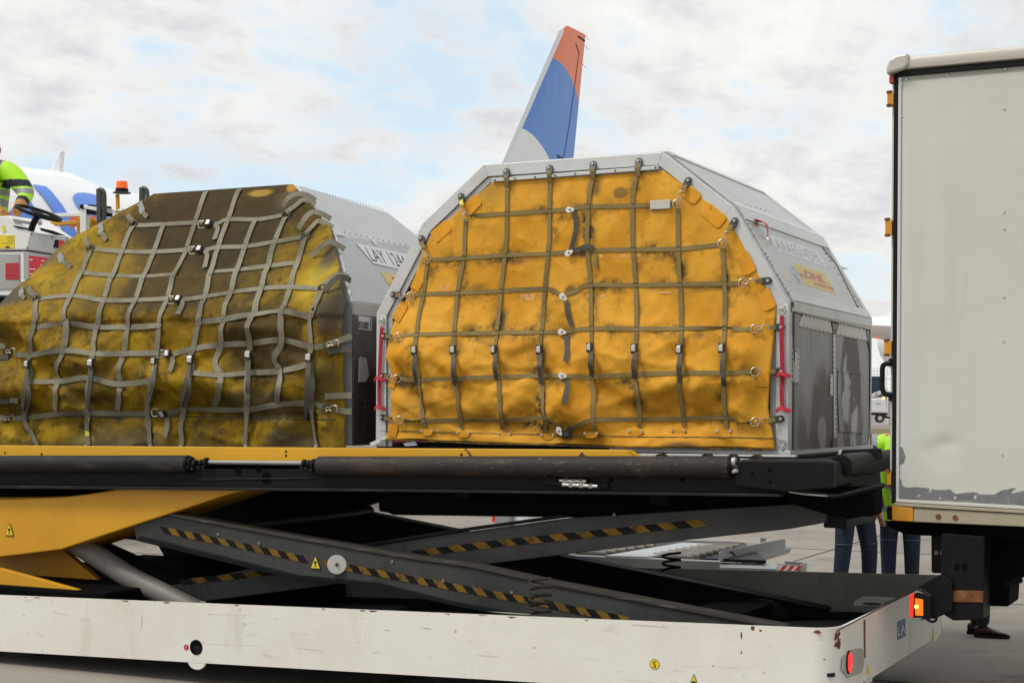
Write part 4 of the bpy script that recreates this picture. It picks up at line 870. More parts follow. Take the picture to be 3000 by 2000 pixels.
# ------------------------------------------------------------------ the loader
LD = thing('cargo_loader', 'yellow and white scissor lift cargo loader carrying both containers', 'cargo loader', (0, 0, 0))
YF = -1.10                                                    # front plane of the upper deck
def S(px, y, th, name, m, parent=None, bevel=.006): return MB().slab(px, y, th).build(name, m, parent or LD, bevel=bevel)
def A(x, y, yy): return at(x, y, 'y', yy)
def z7(p): return (.5102*p[0], 1250 + .5102*p[1])
def z8(p): return (1100 + .55272*p[0], 1300 + .55272*p[1])
# deck plate and its rollers
MB().prism([V(-6.5, YF+.12, 1.47), V(3.70, YF+.12, 1.575), V(3.70, 2.7, 1.575), V(-6.5, 2.7, 1.47)], V(0, 0, -.05)).build('deck_plate', 'black_metal', LD)
# front beam: web, lower flange, end box
beam = S([(-120,1372),(2150,1378),(2290,1400),(2285,1446),(1110,1431),(-120,1420)], YF, .05, 'deck_beam', 'black_metal')
S([(-120,1420),(1110,1431),(2284,1446),(2284,1455),(1110,1440),(-120,1429)], YF-.035, .12, 'beam_flange', 'roller_dark', beam, .004)
S([(150,1404),(1000,1398),(1000,1402),(150,1408)], YF-.012, .02, 'beam_ledge', 'roller_dark', beam)
eb = S([(2150,1352),(2172,1346),(2420,1348),(2446,1353),(2454,1362),(2454,1424),(2446,1430),(2300,1441),(2150,1425)], YF-.05, .35, 'end_box', 'black_metal', bevel=.014)
S([(2432,1350),(2444,1353),(2452,1362),(2452,1422),(2444,1428),(2440,1424),(2443,1416),(2443,1366),(2440,1358)], YF-.058, .01, 'wear_edge', 'roller_dark', eb, .002)
for p_ in ((2255,1377),(2256,1411),(2205,1388)): MB().disc(A(*p_, YF-.05), .011, V(0, -1, 0), .004, 12).build('bolt_hole', 'black_deep', eb)
for p_, r in (((697,1380),.028),((757,1375),.022),((780,1400),.040)): MB().disc(A(*p_, YF), r, V(0, -1, 0), .004, 20).build('lightening_hole', 'black_deep', beam)
for k, (x, y) in enumerate([(395,1380),(1790,1405),(2000,1405)]): MB().disc(A(x, y, YF), .015, V(0, -1, 0), .004, 12).build('bolt_hole', 'black_deep', beam)
# rub rollers
def roller(xa, ya, xb, yb, r, m, yy, name='rub_roller', n=28):
    a, b = A(xa, ya, yy), A(xb, yb, yy); o = MB().cyl(a, b, r, n).build(name, m, LD, smooth_=True)
    for p, d in ((a, a-b), (b, b-a)):
        d = d.normalized(); MB().cyl(p + d*.001, p + d*.012, r*.93, 20).build('end_collar', 'black_metal', o, smooth_=True); MB().cyl(p, p + d*.05, r*.35, 12).build('axle_stub', 'dark_steel', o, smooth_=True)
    return o
roller(-100,1359,553,1360,.066,'roller_dark', YF-.03); roller(938,1364,2140,1367,.066,'roller_tube', YF-.03)
rod = MB().cyl(A(612,1353,YF-.02), A(888,1356,YF-.02), .014, 14).build('shaft', 'galvanised', LD, smooth_=True)
for xs in ((560,1356),(572,1360),(590,1356),(604,1354),(892,1356),(905,1358),(920,1362)):
    p = A(xs[0], xs[1], YF-.03); MB().cyl(p - V(.012, 0, 0), p + V(.012, 0, 0), random.choice((.035, .044, .026)), 14).build('coupling', 'black_metal', LD, bevel=.003)
    MB().cyl(p + V(0, -.02, -.03), p + V(0, -.045, -.03), .010, 8).build('bolt', 'roller_dark', LD)
p = A(2150,1352,YF-.04); MB().cyl(p + V(-.012, 0, .0), p + V(.012, 0, 0), .026, 14).build('bearing_collar', 'aluminium_inner', LD, bevel=.003)
MB().cyl(p + V(0, -.02, -.06), p + V(.03, -.03, -.05), .012, 10).build('bearing_bolt', 'aluminium_inner', LD)
# yellow side guide
yg = S([(-120,1303.5),(1838,1317.5),(1873,1346),(1873,1352),(-120,1352)], YF+.10, .06, 'side_guide', 'yellow_paint', bevel=.004)
S([(1838,1317.6),(1842,1317.6),(1877,1346),(1873,1346)], YF+.094, .07, 'guide_end', 'boom_yellow', yg, .001)
for p_ in ((838,1322),(838,1334),(15,1326),(122,1330),(1352,1331),(1705,1329)): MB().disc(A(*p_, YF+.10), .009, V(0, -1, 0), .002, 10).build('bolt_hole', 'black_deep', yg)
S([(1358,1312),(1366,1313),(1388,1340),(1380,1342)], YF+.097, .004, 'scuff', 'grime', yg, 0)
p = A(1707,1340,YF+.02); MB().cyl(p, p + V(0, -.02, 0), .024, 14).build('guide_wheel', 'dark_steel', LD)
# conveyor rollers along the near edge, right of the guide
S([(1868,1328),(2330,1333),(2330,1339),(1868,1334)], -.42, .05, 'conveyor_rail', 'aluminium', bevel=.002)
S([(1868,1341),(2330,1346),(2330,1356),(1868,1352)], -.55, .04, 'conveyor_rail', 'black_metal')
for k in range(21):
    x = 1876 + k*18; y = 1336 + .5*k*(1 if k < 12 else 1.25)
    MB().slab([(x,y-3.0),(x+14.5,y-2.6),(x+14.5,y+3.4),(x,y+3.0)], -.60, .05).build('conveyor_roller', 'panel_strip', LD, bevel=.002)
for px_ in ((1930,1343),(2065,1343),(2140,1345),(2210,1346)): p = A(*px_, -.85); MB().cyl(p, p + V(0, .1, 0), .03, 14).build('guide_wheel', 'roller_dark', LD, smooth_=True)
# end of the deck: stop plate, end roller, hoses, black box frame below
S([(2467,1317),(2578,1313),(2582,1345),(2455,1347)], -.35, .04, 'stop_plate', 'rubber', bevel=.004)
S([(2458,1318),(2467,1317),(2459,1345),(2452,1345)], -.36, .04, 'stop_bracket', 'panel_strip', bevel=.002)
a = at(2462,1364,'x',3.78); b = V(3.78, 2.6, a.z); er = MB().cyl(a, b, .070, 24).build('end_roller', 'roller_dark', LD, smooth_=True)
MB().cyl(a + V(0, -.012, 0), a + V(0, .0, 0), .062, 20).build('end_collar', 'black_metal', er)
MB().box((3.60, -.7, 1.18), (3.74, .1, 1.50)).build('end_beam', 'black_metal', LD, bevel=.01)
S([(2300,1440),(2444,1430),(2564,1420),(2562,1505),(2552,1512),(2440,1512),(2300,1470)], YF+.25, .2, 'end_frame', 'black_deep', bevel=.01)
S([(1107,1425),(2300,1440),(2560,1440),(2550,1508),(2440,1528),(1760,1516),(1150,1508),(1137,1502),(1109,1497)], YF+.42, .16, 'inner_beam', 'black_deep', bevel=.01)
MB().tube(spline([A(*p, YF-.02) for p in ((2285,1437),(2340,1438),(2410,1448),(2440,1453),(2475,1448),(2540,1432),(2590,1420))], 6), .014, 8).build('hose', 'rubber', LD, smooth_=True)
MB().tube(spline([A(*p, YF-.03) for p in ((2310,1439),(2350,1446),(2395,1450),(2425,1452))], 6), .005, 6).build('cable', 'steel', LD, smooth_=True)
for (xa, ya, xb, yb) in ((1640,1407,1718,1409),(1648,1419,1752,1424)):
    a, b = A(xa,ya,YF-.03), A(xb,yb,YF-.03); MB().cyl(a, b, .013, 10).build('hose_coupling', 'steel', LD, smooth_=True)
    for t in (.25, .55, .8): q = a.lerp(b, t); d = (b-a).normalized(); MB().cyl(q - d*.012, q + d*.012, .018, 6).build('hex_nut', 'steel', LD)
    MB().tube(spline([a, a + V(-.10, .0, .01), a + V(-.25, .03, .02)], 4), .014, 8).build('hose', 'rubber', LD, smooth_=True)
S([(1745,1417),(1780,1412),(1782,1432),(1755,1434)], YF-.02, .03, 'valve_block', 'black_metal')

# scissor arms
def arm(px, y, th, m, top, flange='arm_flange'):
    o = S(px, y, th, 'scissor_arm', m)
    if top:      # projecting flange along the upper edge
        P = [A(*p, y) for p in top]; MB().prism([q + V(0, -.015, .004) for q in P] + [q + V(0, -.015, .028) for q in P[::-1]], V(0, th+.03, 0)).build('flange', flange, o, bevel=.003)
    return o
def hazard(px, y, n, w, lean, parent, skip=()):
    """yellow tape carrying dark slanted blocks, laid on the arm face"""
    P = [A(*p, y-.003) for p in px]; tot = sum((P[i+1]-P[i]).length for i in range(len(P)-1))
    def pos(s):
        s = max(0, min(tot, s))
        for i in range(len(P)-1):
            l = (P[i+1]-P[i]).length
            if s <= l or i == len(P)-2: d = (P[i+1]-P[i])/l; return P[i] + d*s, d
            s -= l
    step = tot/n
    for k in range(n):
        for j, m in ((0, 'hazard_black'), (1, 'hazard_yellow')):
            s0 = step*(k + j*.5); s1 = step*(k + j*.5 + .5); (a, d), (b, e) = pos(s0), pos(s1)
            if any(u < s0/tot < v for u, v in skip): continue
            up = V(-d.z, 0, d.x)
            q = [a - up*w/2 + d*lean, b - up*w/2 + d*lean, b + up*w/2 - d*lean, a + up*w/2 - d*lean]
            MB().prism(q, V(0, -.0015, 0)).build('stripe', m, parent)
aA = arm([(380,1490),(842,1576),(1200,1638),(1376,1662),(1608,1714),(2300,1846),(2300,1960),(1487,1802),(1321,1772),(1100,1718),(867,1696),(400,1582)], YF+.10, .10, 'arm_grey', [(420,1498),(842,1576),(1200,1638),(1376,1662),(1608,1714),(2300,1846)])
hazard([(474,1551),(700,1596),(918,1643),(1200,1695),(1600,1768),(1850,1818)], YF+.10, 25, .046, .026, aA, ((.322,.366),))
S([(405,1570),(867,1684),(1100,1706),(1321,1760),(1487,1790),(1700,1830),(1700,1842),(1487,1803),(1321,1773),(1100,1719),(867,1697),(400,1583)], YF+.07, .16, 'lower_flange', 'arm_dark', aA, .003)
aB = arm([(450,1725),(836,1642),(1100,1598),(1321,1563),(1653,1518),(2420,1470),(2420,1530),(2310,1549),(1929,1590),(1708,1617),(1376,1658),(900,1722),(600,1760)], YF+.34, .10, 'arm_grey', [(836,1642),(1100,1598),(1321,1563),(1653,1518)], 'arm_dark')
hazard([(1215,1621),(1450,1592),(1700,1567),(2060,1530)], YF+.34, 11, .046, .026, aB); hazard([(530,1705),(836,1671)], YF+.34, 4, .044, .026, aB)
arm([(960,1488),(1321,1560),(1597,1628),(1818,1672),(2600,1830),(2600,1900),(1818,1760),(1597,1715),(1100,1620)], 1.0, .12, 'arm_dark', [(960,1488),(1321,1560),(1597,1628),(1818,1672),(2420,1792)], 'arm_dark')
arm([(560,1440),(1300,1440),(1107,1469),(1000,1502),(1180,1537),(1321,1568),(1321,1640),(700,1660),(560,1600)], 1.2, .12, 'arm_dark', None)  # far arm, widened into a black sheet for the dark under the deck
S([(-160,1420),(1110,1432),(1110,1468),(-160,1475)], YF+.72, .1, 'inner_beam', 'black_deep')  # black slab added to darken the gap under the deck
S([(440,1560),(1000,1600),(1000,1780),(560,1780)], 1.3, .08, 'pump_housing', 'arm_dark', bevel=.02)  # dark sheet added to stand for the deep shade behind the arms
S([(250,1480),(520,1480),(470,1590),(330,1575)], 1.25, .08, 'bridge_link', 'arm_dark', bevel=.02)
MB().cyl(V(-.75, YF+.12, 1.02), V(-.75, 1.1, 1.02), .06, 16).build('cross_tube', 'black_metal', LD, smooth_=True)
for u0 in (-3.0, -1.6, -.2, 1.2, 2.6): MB().box((u0-.06, YF+.2, 1.30), (u0+.06, 2.4, 1.42)).build('cross_member', 'black_deep', LD)
pv = MB().cyl(A(987,1653,YF+.10), A(987,1653,YF+.06), .066, 32).build('pivot_cap', 'panel_strip', aA, bevel=.004); MB().cyl(A(987,1653,YF+.06), A(987,1653,YF+.052), .012, 12).build('pivot_bolt', 'dark_steel', LD)
def triangle_sign(c, h, y, parent, mark='!', wd=.9):
    p = A(*c, y); w = h*wd
    def tri(k, off, nm, m): 
        q = [p + V(-w/2*k, off, -h*.5*k + (1-k)*h*-.05), p + V(w/2*k, off, -h*.5*k + (1-k)*h*-.05), p + V(0, off, h*.5*k + (1-k)*h*-.05)]
        return MB().prism(q, V(0, -.001, 0)).build(nm, m, parent)
    tri(1, -.002, 'warning_sign', 'ink'); tri(.84, -.0035, 'sign_face', 'label_yellow')
    q = [p + V(-h*.13, -.005, h*.10), p + V(h*.13, -.005, h*.10), p + V(h*.13, -.005, -h*.32), p + V(-h*.13, -.005, -h*.32)]
    decal_text(mark, q, V(0, 0, 0), 'sign_mark', 'ink', parent, .01, 0)
triangle_sign((925,1646), .095, YF+.095, aA)
for px_, yy in (((640,1592),YF+.098),((760,1618),YF+.098),((1300,1728),YF+.098),((1500,1762),YF+.098),((1150,1672),YF+.098),((1500,1560),YF+.338),((1800,1535),YF+.338)):
    MB().disc(A(px_[0], px_[1]-28, yy), .012, V(0, -1, 0), .008, 6).build('bolt', 'cylinder_grey', LD)
# coil springs standing on the chassis
for (xa, ya, yb, y, turns) in ((1582,1692,1800,YF-.18,4.5), (1967,1617,1672,.9,2.6)):
    a, b = A(xa,ya,y), A(xa,yb,y); n = int(turns*18); P = []
    for k in range(n+1): t = 2*math.pi*turns*k/n; P.append(a.lerp(b, k/n) + V(.066*math.cos(t), .066*math.sin(t), 0))
    MB().tube(P, .009, 8).build('coil_spring', 'roller_tube' if xa < 1700 else 'black_deep', LD, smooth_=True)

# yellow bridge boom on the left and its cylinders
bm_ = S([(-160,1464),(60,1461),(178,1456),(260,1446),(347,1432),(600,1420),(790,1420),(673,1446),(420,1529),(178,1609),(60,1624),(-160,1648)], YF+.06, .55, 'bridge_boom', 'boom_yellow', bevel=.01)
triangle_sign((28,1550), .10, YF+.055, bm_)
S([(-160,1640),(0,1665),(120,1697),(306,1750),(306,1800),(-160,1800)], YF-.15, .05, 'lower_boom', 'boom_yellow', bevel=.004)
S([(-160,1625),(178,1605),(350,1752),(350,1800),(-160,1800)], YF+.45, .06, 'boom_web', 'boom_yellow')
MB().tube(spline([A(*p, YF+.28) for p in ((165,1555),(290,1632),(380,1690),(470,1735),(600,1800))], 6), .083, 18).build('hydraulic_cylinder', 'cylinder_grey', LD, smooth_=True)
MB().tube(spline([A(*p, YF+.62) for p in ((300,1610),(420,1665),(520,1715),(640,1775))], 6), .075, 18).build('hydraulic_cylinder', 'arm_dark', LD, smooth_=True)

# white chassis, slightly raised at its right-hand end
CY0, CY1, CX1 = -1.5, 1.42, 3.90
def zt_(u): return .680 + .0275*(u - CX1)
def zb_(u): return .285 + .0300*(u - CX1)
pts_top = [(-3.4, CY0)]; 
arc = [(CX1 - .16 + .16*math.sin(t), CY0 + .16 - .16*math.cos(t)) for t in [R_(90)*k/8 for k in range(9)]]
outer = [(-3.4, CY0), (-1, CY0), (1, CY0)] + arc + [(CX1, CY1)]
inner_ = [(-3.4, CY0+.02), (-1, CY0+.02), (1, CY0+.02)] + [(CX1 - .16 + .14*math.sin(t), CY0 + .16 - .14*math.cos(t)) for t in [R_(90)*k/8 for k in range(9)]] + [(CX1-.02, CY1)]
ch = MB(); n = len(outer); vs = []
for (x, y), (xi, yi) in zip(outer, inner_): vs += [V(x, y, zb_(x)), V(x, y, zt_(x)), V(xi, yi, zt_(xi)), V(xi, yi, zb_(xi))]
fs = []
for i in range(n-1):
    a, b = 4*i, 4*i+4; fs += [(a+k, a+(k+1) % 4, b+(k+1) % 4, b+k) for k in range(4)]
fs += [(0, 1, 2, 3), (4*n-1, 4*n-2, 4*n-3, 4*n-4)]
ch.add(vs, fs); skirt = ch.build('chassis_skirt', 'white_paint', LD, smooth_=True)
MB().prism([V(-3.4, CY1, zb_(-3.4)), V(CX1, CY1, zb_(CX1)), V(CX1, CY1, zt_(CX1)+.03), V(-3.4, CY1, zt_(-3.4)+.03)], V(0, .02, 0)).build('far_chassis_wall', 'inner_grey', LD)
MB().prism([V(-3.4, CY0+.03, zb_(-3.4)+.12), V(CX1-.03, CY0+.03, zb_(CX1)+.14), V(CX1-.03, CY1-.01, zb_(CX1)+.14), V(-3.4, CY1-.01, zb_(-3.4)+.12)], V(0, 0, -.02)).build('chassis_floor', 'arm_dark', LD)
MB().prism([V(-3.4, CY0+.021, zb_(-3.4)), V(CX1-.2, CY0+.021, zb_(CX1)), V(CX1-.2, CY0+.021, zt_(CX1)-.02), V(-3.4, CY0+.021, zt_(-3.4)-.02)], V(0, .02, 0)).build('skirt_lining', 'inner_grey', LD)
MB().prism([at(x, y, 'z', .58) for x, y in ((2500,1774),(2530,1758),(2625,1762),(2590,1776))], V(0, 0, .03)).build('tow_plate', 'inner_grey', LD, bevel=.003)
MB().cyl(at(2553,1768,'z',.612), at(2553,1768,'z',.612)+V(0, 0, .002), .06, 20).build('slot', 'black_deep', LD)
S([(1820,1700),(2050,1722),(2050,1727),(1820,1705)], 1.38, .03, 'far_rail', 'inner_grey')
for (u0, w_) in ((.6, .5), (2.4, .4)): MB().box((u0, -.9, .36), (u0+w_, .9, .50)).build('chassis_cross_box', 'black_deep', LD)
MB().box((-3.2, -1.3, .22), (-1.5, 1.2, .55)).build('power_unit', 'black_deep', LD, bevel=.02)
# wheels under the chassis
for u0 in (-2.4, 2.7):
    for v0 in (-.95, 1.0):
        w = MB().cyl(V(u0, v0-.12, .26), V(u0, v0+.12, .26), .26, 28).build('wheel', 'tyre', LD, smooth_=True, bevel=.02); MB().cyl(V(u0, v0-.13, .26), V(u0, v0-.10, .26), .14, 20).build('rim', 'dark_steel', w)
# skirt fittings
p = A(575,1895,CY0); hr = MB().cyl(p + V(0, -.004, 0), p + V(0, .01, 0), .052, 32).build('access_hole', 'black_deep', skirt); MB().cyl(p + V(.012, -.0055, -.012), p + V(.012, -.004, -.012), .032, 24).build('hole_lining', 'arm_dark', LD)
p = A(546,1895,CY0); MB().disc(p, .021, V(0, -1, 0), .002, 20).build('red_dot', 'label_red', skirt)
q = [p + V(-.006, -.004, .012), p + V(.006, -.004, .012), p + V(.006, -.004, -.012), p + V(-.006, -.004, -.012)]; decal_text('T', q, V(0,0,0), 'dot_mark', 'label_white', skirt)
p = A(575,1936,CY0); tab = [p + V(.075*math.cos(t), 0, .058*math.sin(t)) for t in [math.pi + math.pi*k/10 for k in range(11)]]; MB().prism([q + V(0,.002,0) for q in tab], V(0, .018, 0)).build('jack_tab', 'white_paint', skirt, bevel=.003)
c0 = A(1918,1945,CY0); MB().disc(c0, .031, V(0, -1, 0), .0015, 24).build('hook_sign', 'ink', skirt); MB().disc(c0 + V(0, -.001, 0), .0275, V(0, -1, 0), .0015, 24).build('sign_face', 'label_yellow', skirt)
q = [c0 + V(-.011, -.0035, .019), c0 + V(.011, -.0035, .019), c0 + V(.011, -.0035, -.019), c0 + V(-.011, -.0035, -.019)]; decal_text('S', q, V(0,0,0), 'sign_mark', 'ink', skirt, .01)
triangle_sign((2033,1998), .105, CY0-.001, skirt, '!', .8)
for k, (x, y, w_, h_) in enumerate([(2205,1838,.03,.03),(2228,1846,.02,.012),(2172,1858,.012,.05),(2172,1910,.008,.02),(2395,1850,.05,.02),(2415,1930,.012,.01)]):
    p = A(x, y, CY0); q = [p + V(w_*.5*math.cos(t)*random.uniform(.6, 1.2), -.0005, h_*.5*math.sin(t)*random.uniform(.6, 1.2)) for t in [2*math.pi*j/9 for j in range(9)]]
    MB().prism(q, V(0, -.0008, 0)).build('rust_spot', 'rust', skirt)
# scrapes, oily smears and weld lines on the skirt
def smear(x, y, w_, h_, m_, name='smear'):
    p = A(x, y, CY0); n_ = 14
    q = [p + V(w_*.5*math.cos(t)*random.uniform(.7, 1.25), -.0004, h_*.5*math.sin(t)*random.uniform(.7, 1.25)) for t in [2*math.pi*j/n_ for j in range(n_)]]
    MB().prism(q, V(0, -.0005, 0)).build(name, m_, skirt)
mat('smear_soft', (.66, .61, .52), .45); mat('smear_dark', (.50, .455, .38), .5); mat('scratch', (.25, .21, .17), .6); mat('paint_run', (.82, .79, .72), .3)
for x, y, w_, h_, m_ in [(250,1815,.10,.02,'smear_soft'),(900,1900,.20,.012,'smear_soft'),(1430,1920,.16,.010,'smear_soft'),(1050,1880,.012,.004,'scratch'),
    (416,1822,.005,.09,'scratch'),(488,1764,.005,.025,'scratch'),(614,1798,.008,.012,'scratch'),(704,1784,.02,.006,'scratch'),(1250,1840,.07,.004,'scratch'),(1135,1845,.05,.004,'scratch'),(70,1800,.02,.006,'scratch'),(1260,1925,.010,.006,'scratch'),(125,1905,.006,.012,'scratch'),(2090,1950,.012,.010,'scratch'),(595,1762,.05,.006,'smear_dark'),(1500,1795,.3,.006,'smear_dark'),(1900,1832,.25,.006,'smear_dark')]:
    smear(x, y, w_, h_, m_)
for x, h_ in ((1065,.11),(1142,.10),(1220,.05)): P = [A(x-4,1840,CY0-.0004), A(x+4,1840,CY0-.0004), A(x+1,1840,CY0-.0004) + V(0,0,-h_)]; MB().prism(P, V(0, -.0005, 0)).build('paint_run', 'paint_run', skirt)
for a_, b_ in (((614,1798),(735,1800)),((610,1885),(760,1890))): MB().ribbon([A(*a_, CY0-.0003), A(*b_, CY0-.0003)], .003, .0006, V(0, -1, 0)).build('weld_line', 'smear_soft', skirt)
for k in range(13):
    u = random.uniform(-2.4, 3.7); w_ = random.uniform(.01, .07); z = zt_(u) - random.uniform(.001, .006)
    MB().prism([V(u-w_/2, CY0-.0004, z), V(u+w_/2, CY0-.0004, z + .0275*w_), V(u+w_*.3, CY0-.0004, z-random.uniform(.003, .010)), V(u-w_*.2, CY0-.0004, z-random.uniform(.003, .012))], V(0, -.0006, 0)).build('chipped_edge', random.choice(('rust', 'scratch', 'smear_dark')), skirt)
# end panel: lamp, painted recess shade, blue label, triangles, rust runs
def X(x, y, off=0.0): return at(x, y, 'x', CX1 + off)
def SX(px, off, th, name, m, parent=None, bevel=.002): return MB().prism([X(x, y, off) for x, y in px], V(th, 0, 0)).build(name, m, parent or skirt, bevel=bevel)
rec = [(2466,1960),(2468,1925),(2482,1908),(2505,1898),(2522,1897),(2530,1910),(2530,1945),(2524,1968),(2505,1975),(2480,1985)]
SX(rec, .001, .004, 'lamp_recess', 'inner_grey'); pass  # raised plate; the recess shading is put into its grey
lo = MB(); c0 = X(2484,1938,.0); lo.cyl(c0 - V(.03, 0, 0), c0 + V(.010, 0, 0), .066, 24); lo.build('tail_lamp', 'rubber', skirt, smooth_=True)
for i in range(-3, 4):
    for j in range(-5, 6):
        if (i/3.6)**2 + (j/5.6)**2 < 1: MB().cyl(c0 + V(.012, i*.012, j*.0105), c0 + V(.015, i*.012, j*.0105), .0042, 6).build('led', 'led_red', skirt)
SX([(2628,1820),(2652,1809),(2653,1862),(2629,1874)], .001, .001, 'blue_label', 'blue_label', bevel=0)
q = [X(2630,1835,.0025), X(2651,1826,.0025), X(2652,1852,.0025), X(2631,1862,.0025)]; decal_text('LA', q, V(0,0,0), 'label_mark', 'faded_white', skirt)
SX([(2530,1816),(2535,1813),(2536,1925),(2531,1928)], .001, .0008, 'rust_run', 'rust', bevel=0)
for l in ([(2537,1995),(2543,1942),(2550,1982)], [(2730,1875),(2735,1836),(2741,1870)]): SX(l, .002, .001, 'warning_sign', 'label_yellow', bevel=0)
SX([(2528,1992),(2534,1975),(2550,1975),(2550,1996),(2532,2000)], .0, .012, 'corner_tab', 'white_paint'); SX([(2730,1878),(2732,1862),(2744,1856),(2744,1870)], .0, .012, 'corner_tab', 'white_paint')
SX([(2450,1845.5),(2600,1767),(2700,1718),(2757,1690.5),(2757,1693.5),(2600,1771),(2450,1850)], .001, .0008, 'rust_edge', 'rust', bevel=0)
for k in range(16):
    x = random.uniform(2440, 2462); y = random.uniform(1855, 1905); p = A(x, y, CY0); 
    p = V(CX1 - .16 + .1605*math.sin(R_(60)), CY0 + .16 - .1605*math.cos(R_(60)), p.z)
    d = V(math.sin(R_(60)), -math.cos(R_(60)), 0); s_ = V(d.y, -d.x, 0)*-1; w_ = random.uniform(.004, .014); h_ = random.uniform(.004, .022)
    p += s_*random.uniform(-.02, .02)
    MB().prism([p + s_*w_*math.cos(t)*random.uniform(.5, 1.2) + V(0, 0, h_*math.sin(t)*random.uniform(.5, 1.2)) for t in [2*math.pi*j/8 for j in range(8)]], d*.002).build('rust_spot', 'rust', skirt)

# operator console on the raised bridge, far left
YC = 1.05
S([(-260,980),(420,960),(420,985),(-260,1000)], YC+.2, 2.2, 'bridge_platform', 'black_metal')
S([(-140,640),(5,633),(25,631),(100,683),(200,694),(196,712),(190,726),(162,745),(75,732),(-140,735)], YC, .55, 'console_cowl', 'console_white', bevel=.012)
cw = S([(89,680),(197,693),(187,724),(162,744),(77,730)], YC-.015, .02, 'cowl_panel', 'console_grey', bevel=.003)
for p_ in ((93,685),(153,694),(80,727)): MB().disc(A(*p_, YC-.015), .008, V(0, -1, 0), .004, 8).build('screw', 'dark_steel', cw)
S([(161,702),(185,704),(182,727),(155,725)], YC-.022, .01, 'dark_lamp', 'black_metal', cw, .002); S([(172,704),(185,705),(182,726),(170,725)], YC-.027, .006, 'lamp_lens', 'label_red', cw)
cab = S([(-140,738),(72,736),(162,747),(128,860),(66,868),(-140,860)], YC+.02, .5, 'console_cabinet', 'console_white', bevel=.008)
S([(-120,746),(56,744),(57,846),(-120,850)], YC+.008, .014, 'cabinet_panel', 'console_grey', cab, .002); S([(69,739),(160,747),(118,815),(88,824),(69,818)], YC+.006, .016, 'cabinet_panel', 'console_grey', cab, .002)
S([(16,771),(55,769),(55,819),(16,819)], YC+.004, .005, 'red_label', 'label_red', cab, 0)
rl = [A(*q_, YC+.003) for q_ in ((18,773),(53,772),(53,817),(18,817))]
gl = MB()
for i in range(3):
    for j in range(3):
        q_ = [quad_map(rl, u, v) for u, v in ((.08+.3*i,.06+.32*j),(.32+.3*i,.06+.32*j),(.32+.3*i,.30+.32*j),(.08+.3*i,.30+.32*j))]
        gl.tube([a_ for a_ in q_], .0018, 4, True)
gl.build('label_print', 'faded_red', cab, kind='stuff')
rl2 = [A(*q_, YC+.001) for q_ in ((84,748),(146,755),(128,806),(84,808))]
S([(84,748),(146,755),(120,806),(84,808)], YC+.002, .005, 'red_label', 'label_red', cab, 0)
gl = MB()
for i in range(4):
    for j in range(4):
        if random.random() < .7: gl.prism([quad_map(rl2, u, v) for u, v in ((.04+.2*i,.08+.23*j),(.19+.2*i,.08+.23*j),(.19+.2*i,.13+.23*j),(.04+.2*i,.13+.23*j))], V(0, -.001, 0))
gl.build('label_print', 'faded_white', cab, kind='stuff')
yl = S([(-30,689),(42,688),(42,727),(-30,729)], YC-.004, .006, 'yellow_label', 'label_yellow', None, 0)
gl = MB()
for k, (a_, b_, c_) in enumerate(((20,40,694),(20,38,700),(24,40,706),(4,38,712),(16,28,721),(16,28,724))): gl.slab([(a_,c_),(b_,c_),(b_,c_+(1.2 if k < 4 else 2.5)),(a_,c_+(1.2 if k < 4 else 2.5))], YC-.0055, .001)
gl.build('label_print', 'ink', yl, kind='stuff')
S([(36,640),(92,650),(86,658),(42,652)], YC-.01, .01, 'dash_label', 'reflective', None, 0)
S([(36,660),(60,664),(100,672),(85,673),(50,668)], YC-.012, .03, 'dash_trim', 'black_metal', None, .002); S([(115,667),(150,675),(190,690),(160,688),(120,676)], YC-.012, .03, 'dash_trim', 'black_metal', None, .002)
MB().ribbon([A(8,662,YC-.003), A(12,672,YC-.003), A(14,680,YC-.003)], .04, .002, V(0, -1, 0)).build('flower_sticker', 'label_yellow', LD)
# steering wheel
c0 = A(113,624,YC-.10); e1 = (RT*.94 + UP*-.33).normalized(); e2 = (FW*.97 + UP*.16); e2 = (e2 - e1*e2.dot(e1)).normalized(); rr = .205
sw = MB().tube([c0 + e1*rr*math.cos(2*math.pi*k/32) + e2*rr*math.sin(2*math.pi*k/32) for k in range(32)], .016, 10, True).build('steering_wheel', 'rubber', LD, smooth_=True)
nn = e1.cross(e2).normalized(); nn = nn if nn.z > 0 else -nn
MB().cyl(c0 - nn*.03, c0 + nn*.005, .05, 16).build('wheel_hub', 'rubber', sw, smooth_=True)
for t in (0.4, 2.4, 4.4): MB().tube([c0 - nn*.01, c0 + (e1*math.cos(t) + e2*math.sin(t))*rr], .011, 8).build('wheel_spoke', 'rubber', sw, smooth_=True)
MB().tube(spline([c0 - nn*.02, A(98,655,YC-.02), A(92,672,YC+.02)], 4), .030, 10).build('steering_column', 'rubber', LD, smooth_=True)
MB().cyl(A(117,654,YC-.04), A(117,654,YC-.06), .022, 14).build('dash_lamp', 'panel_strip', LD)
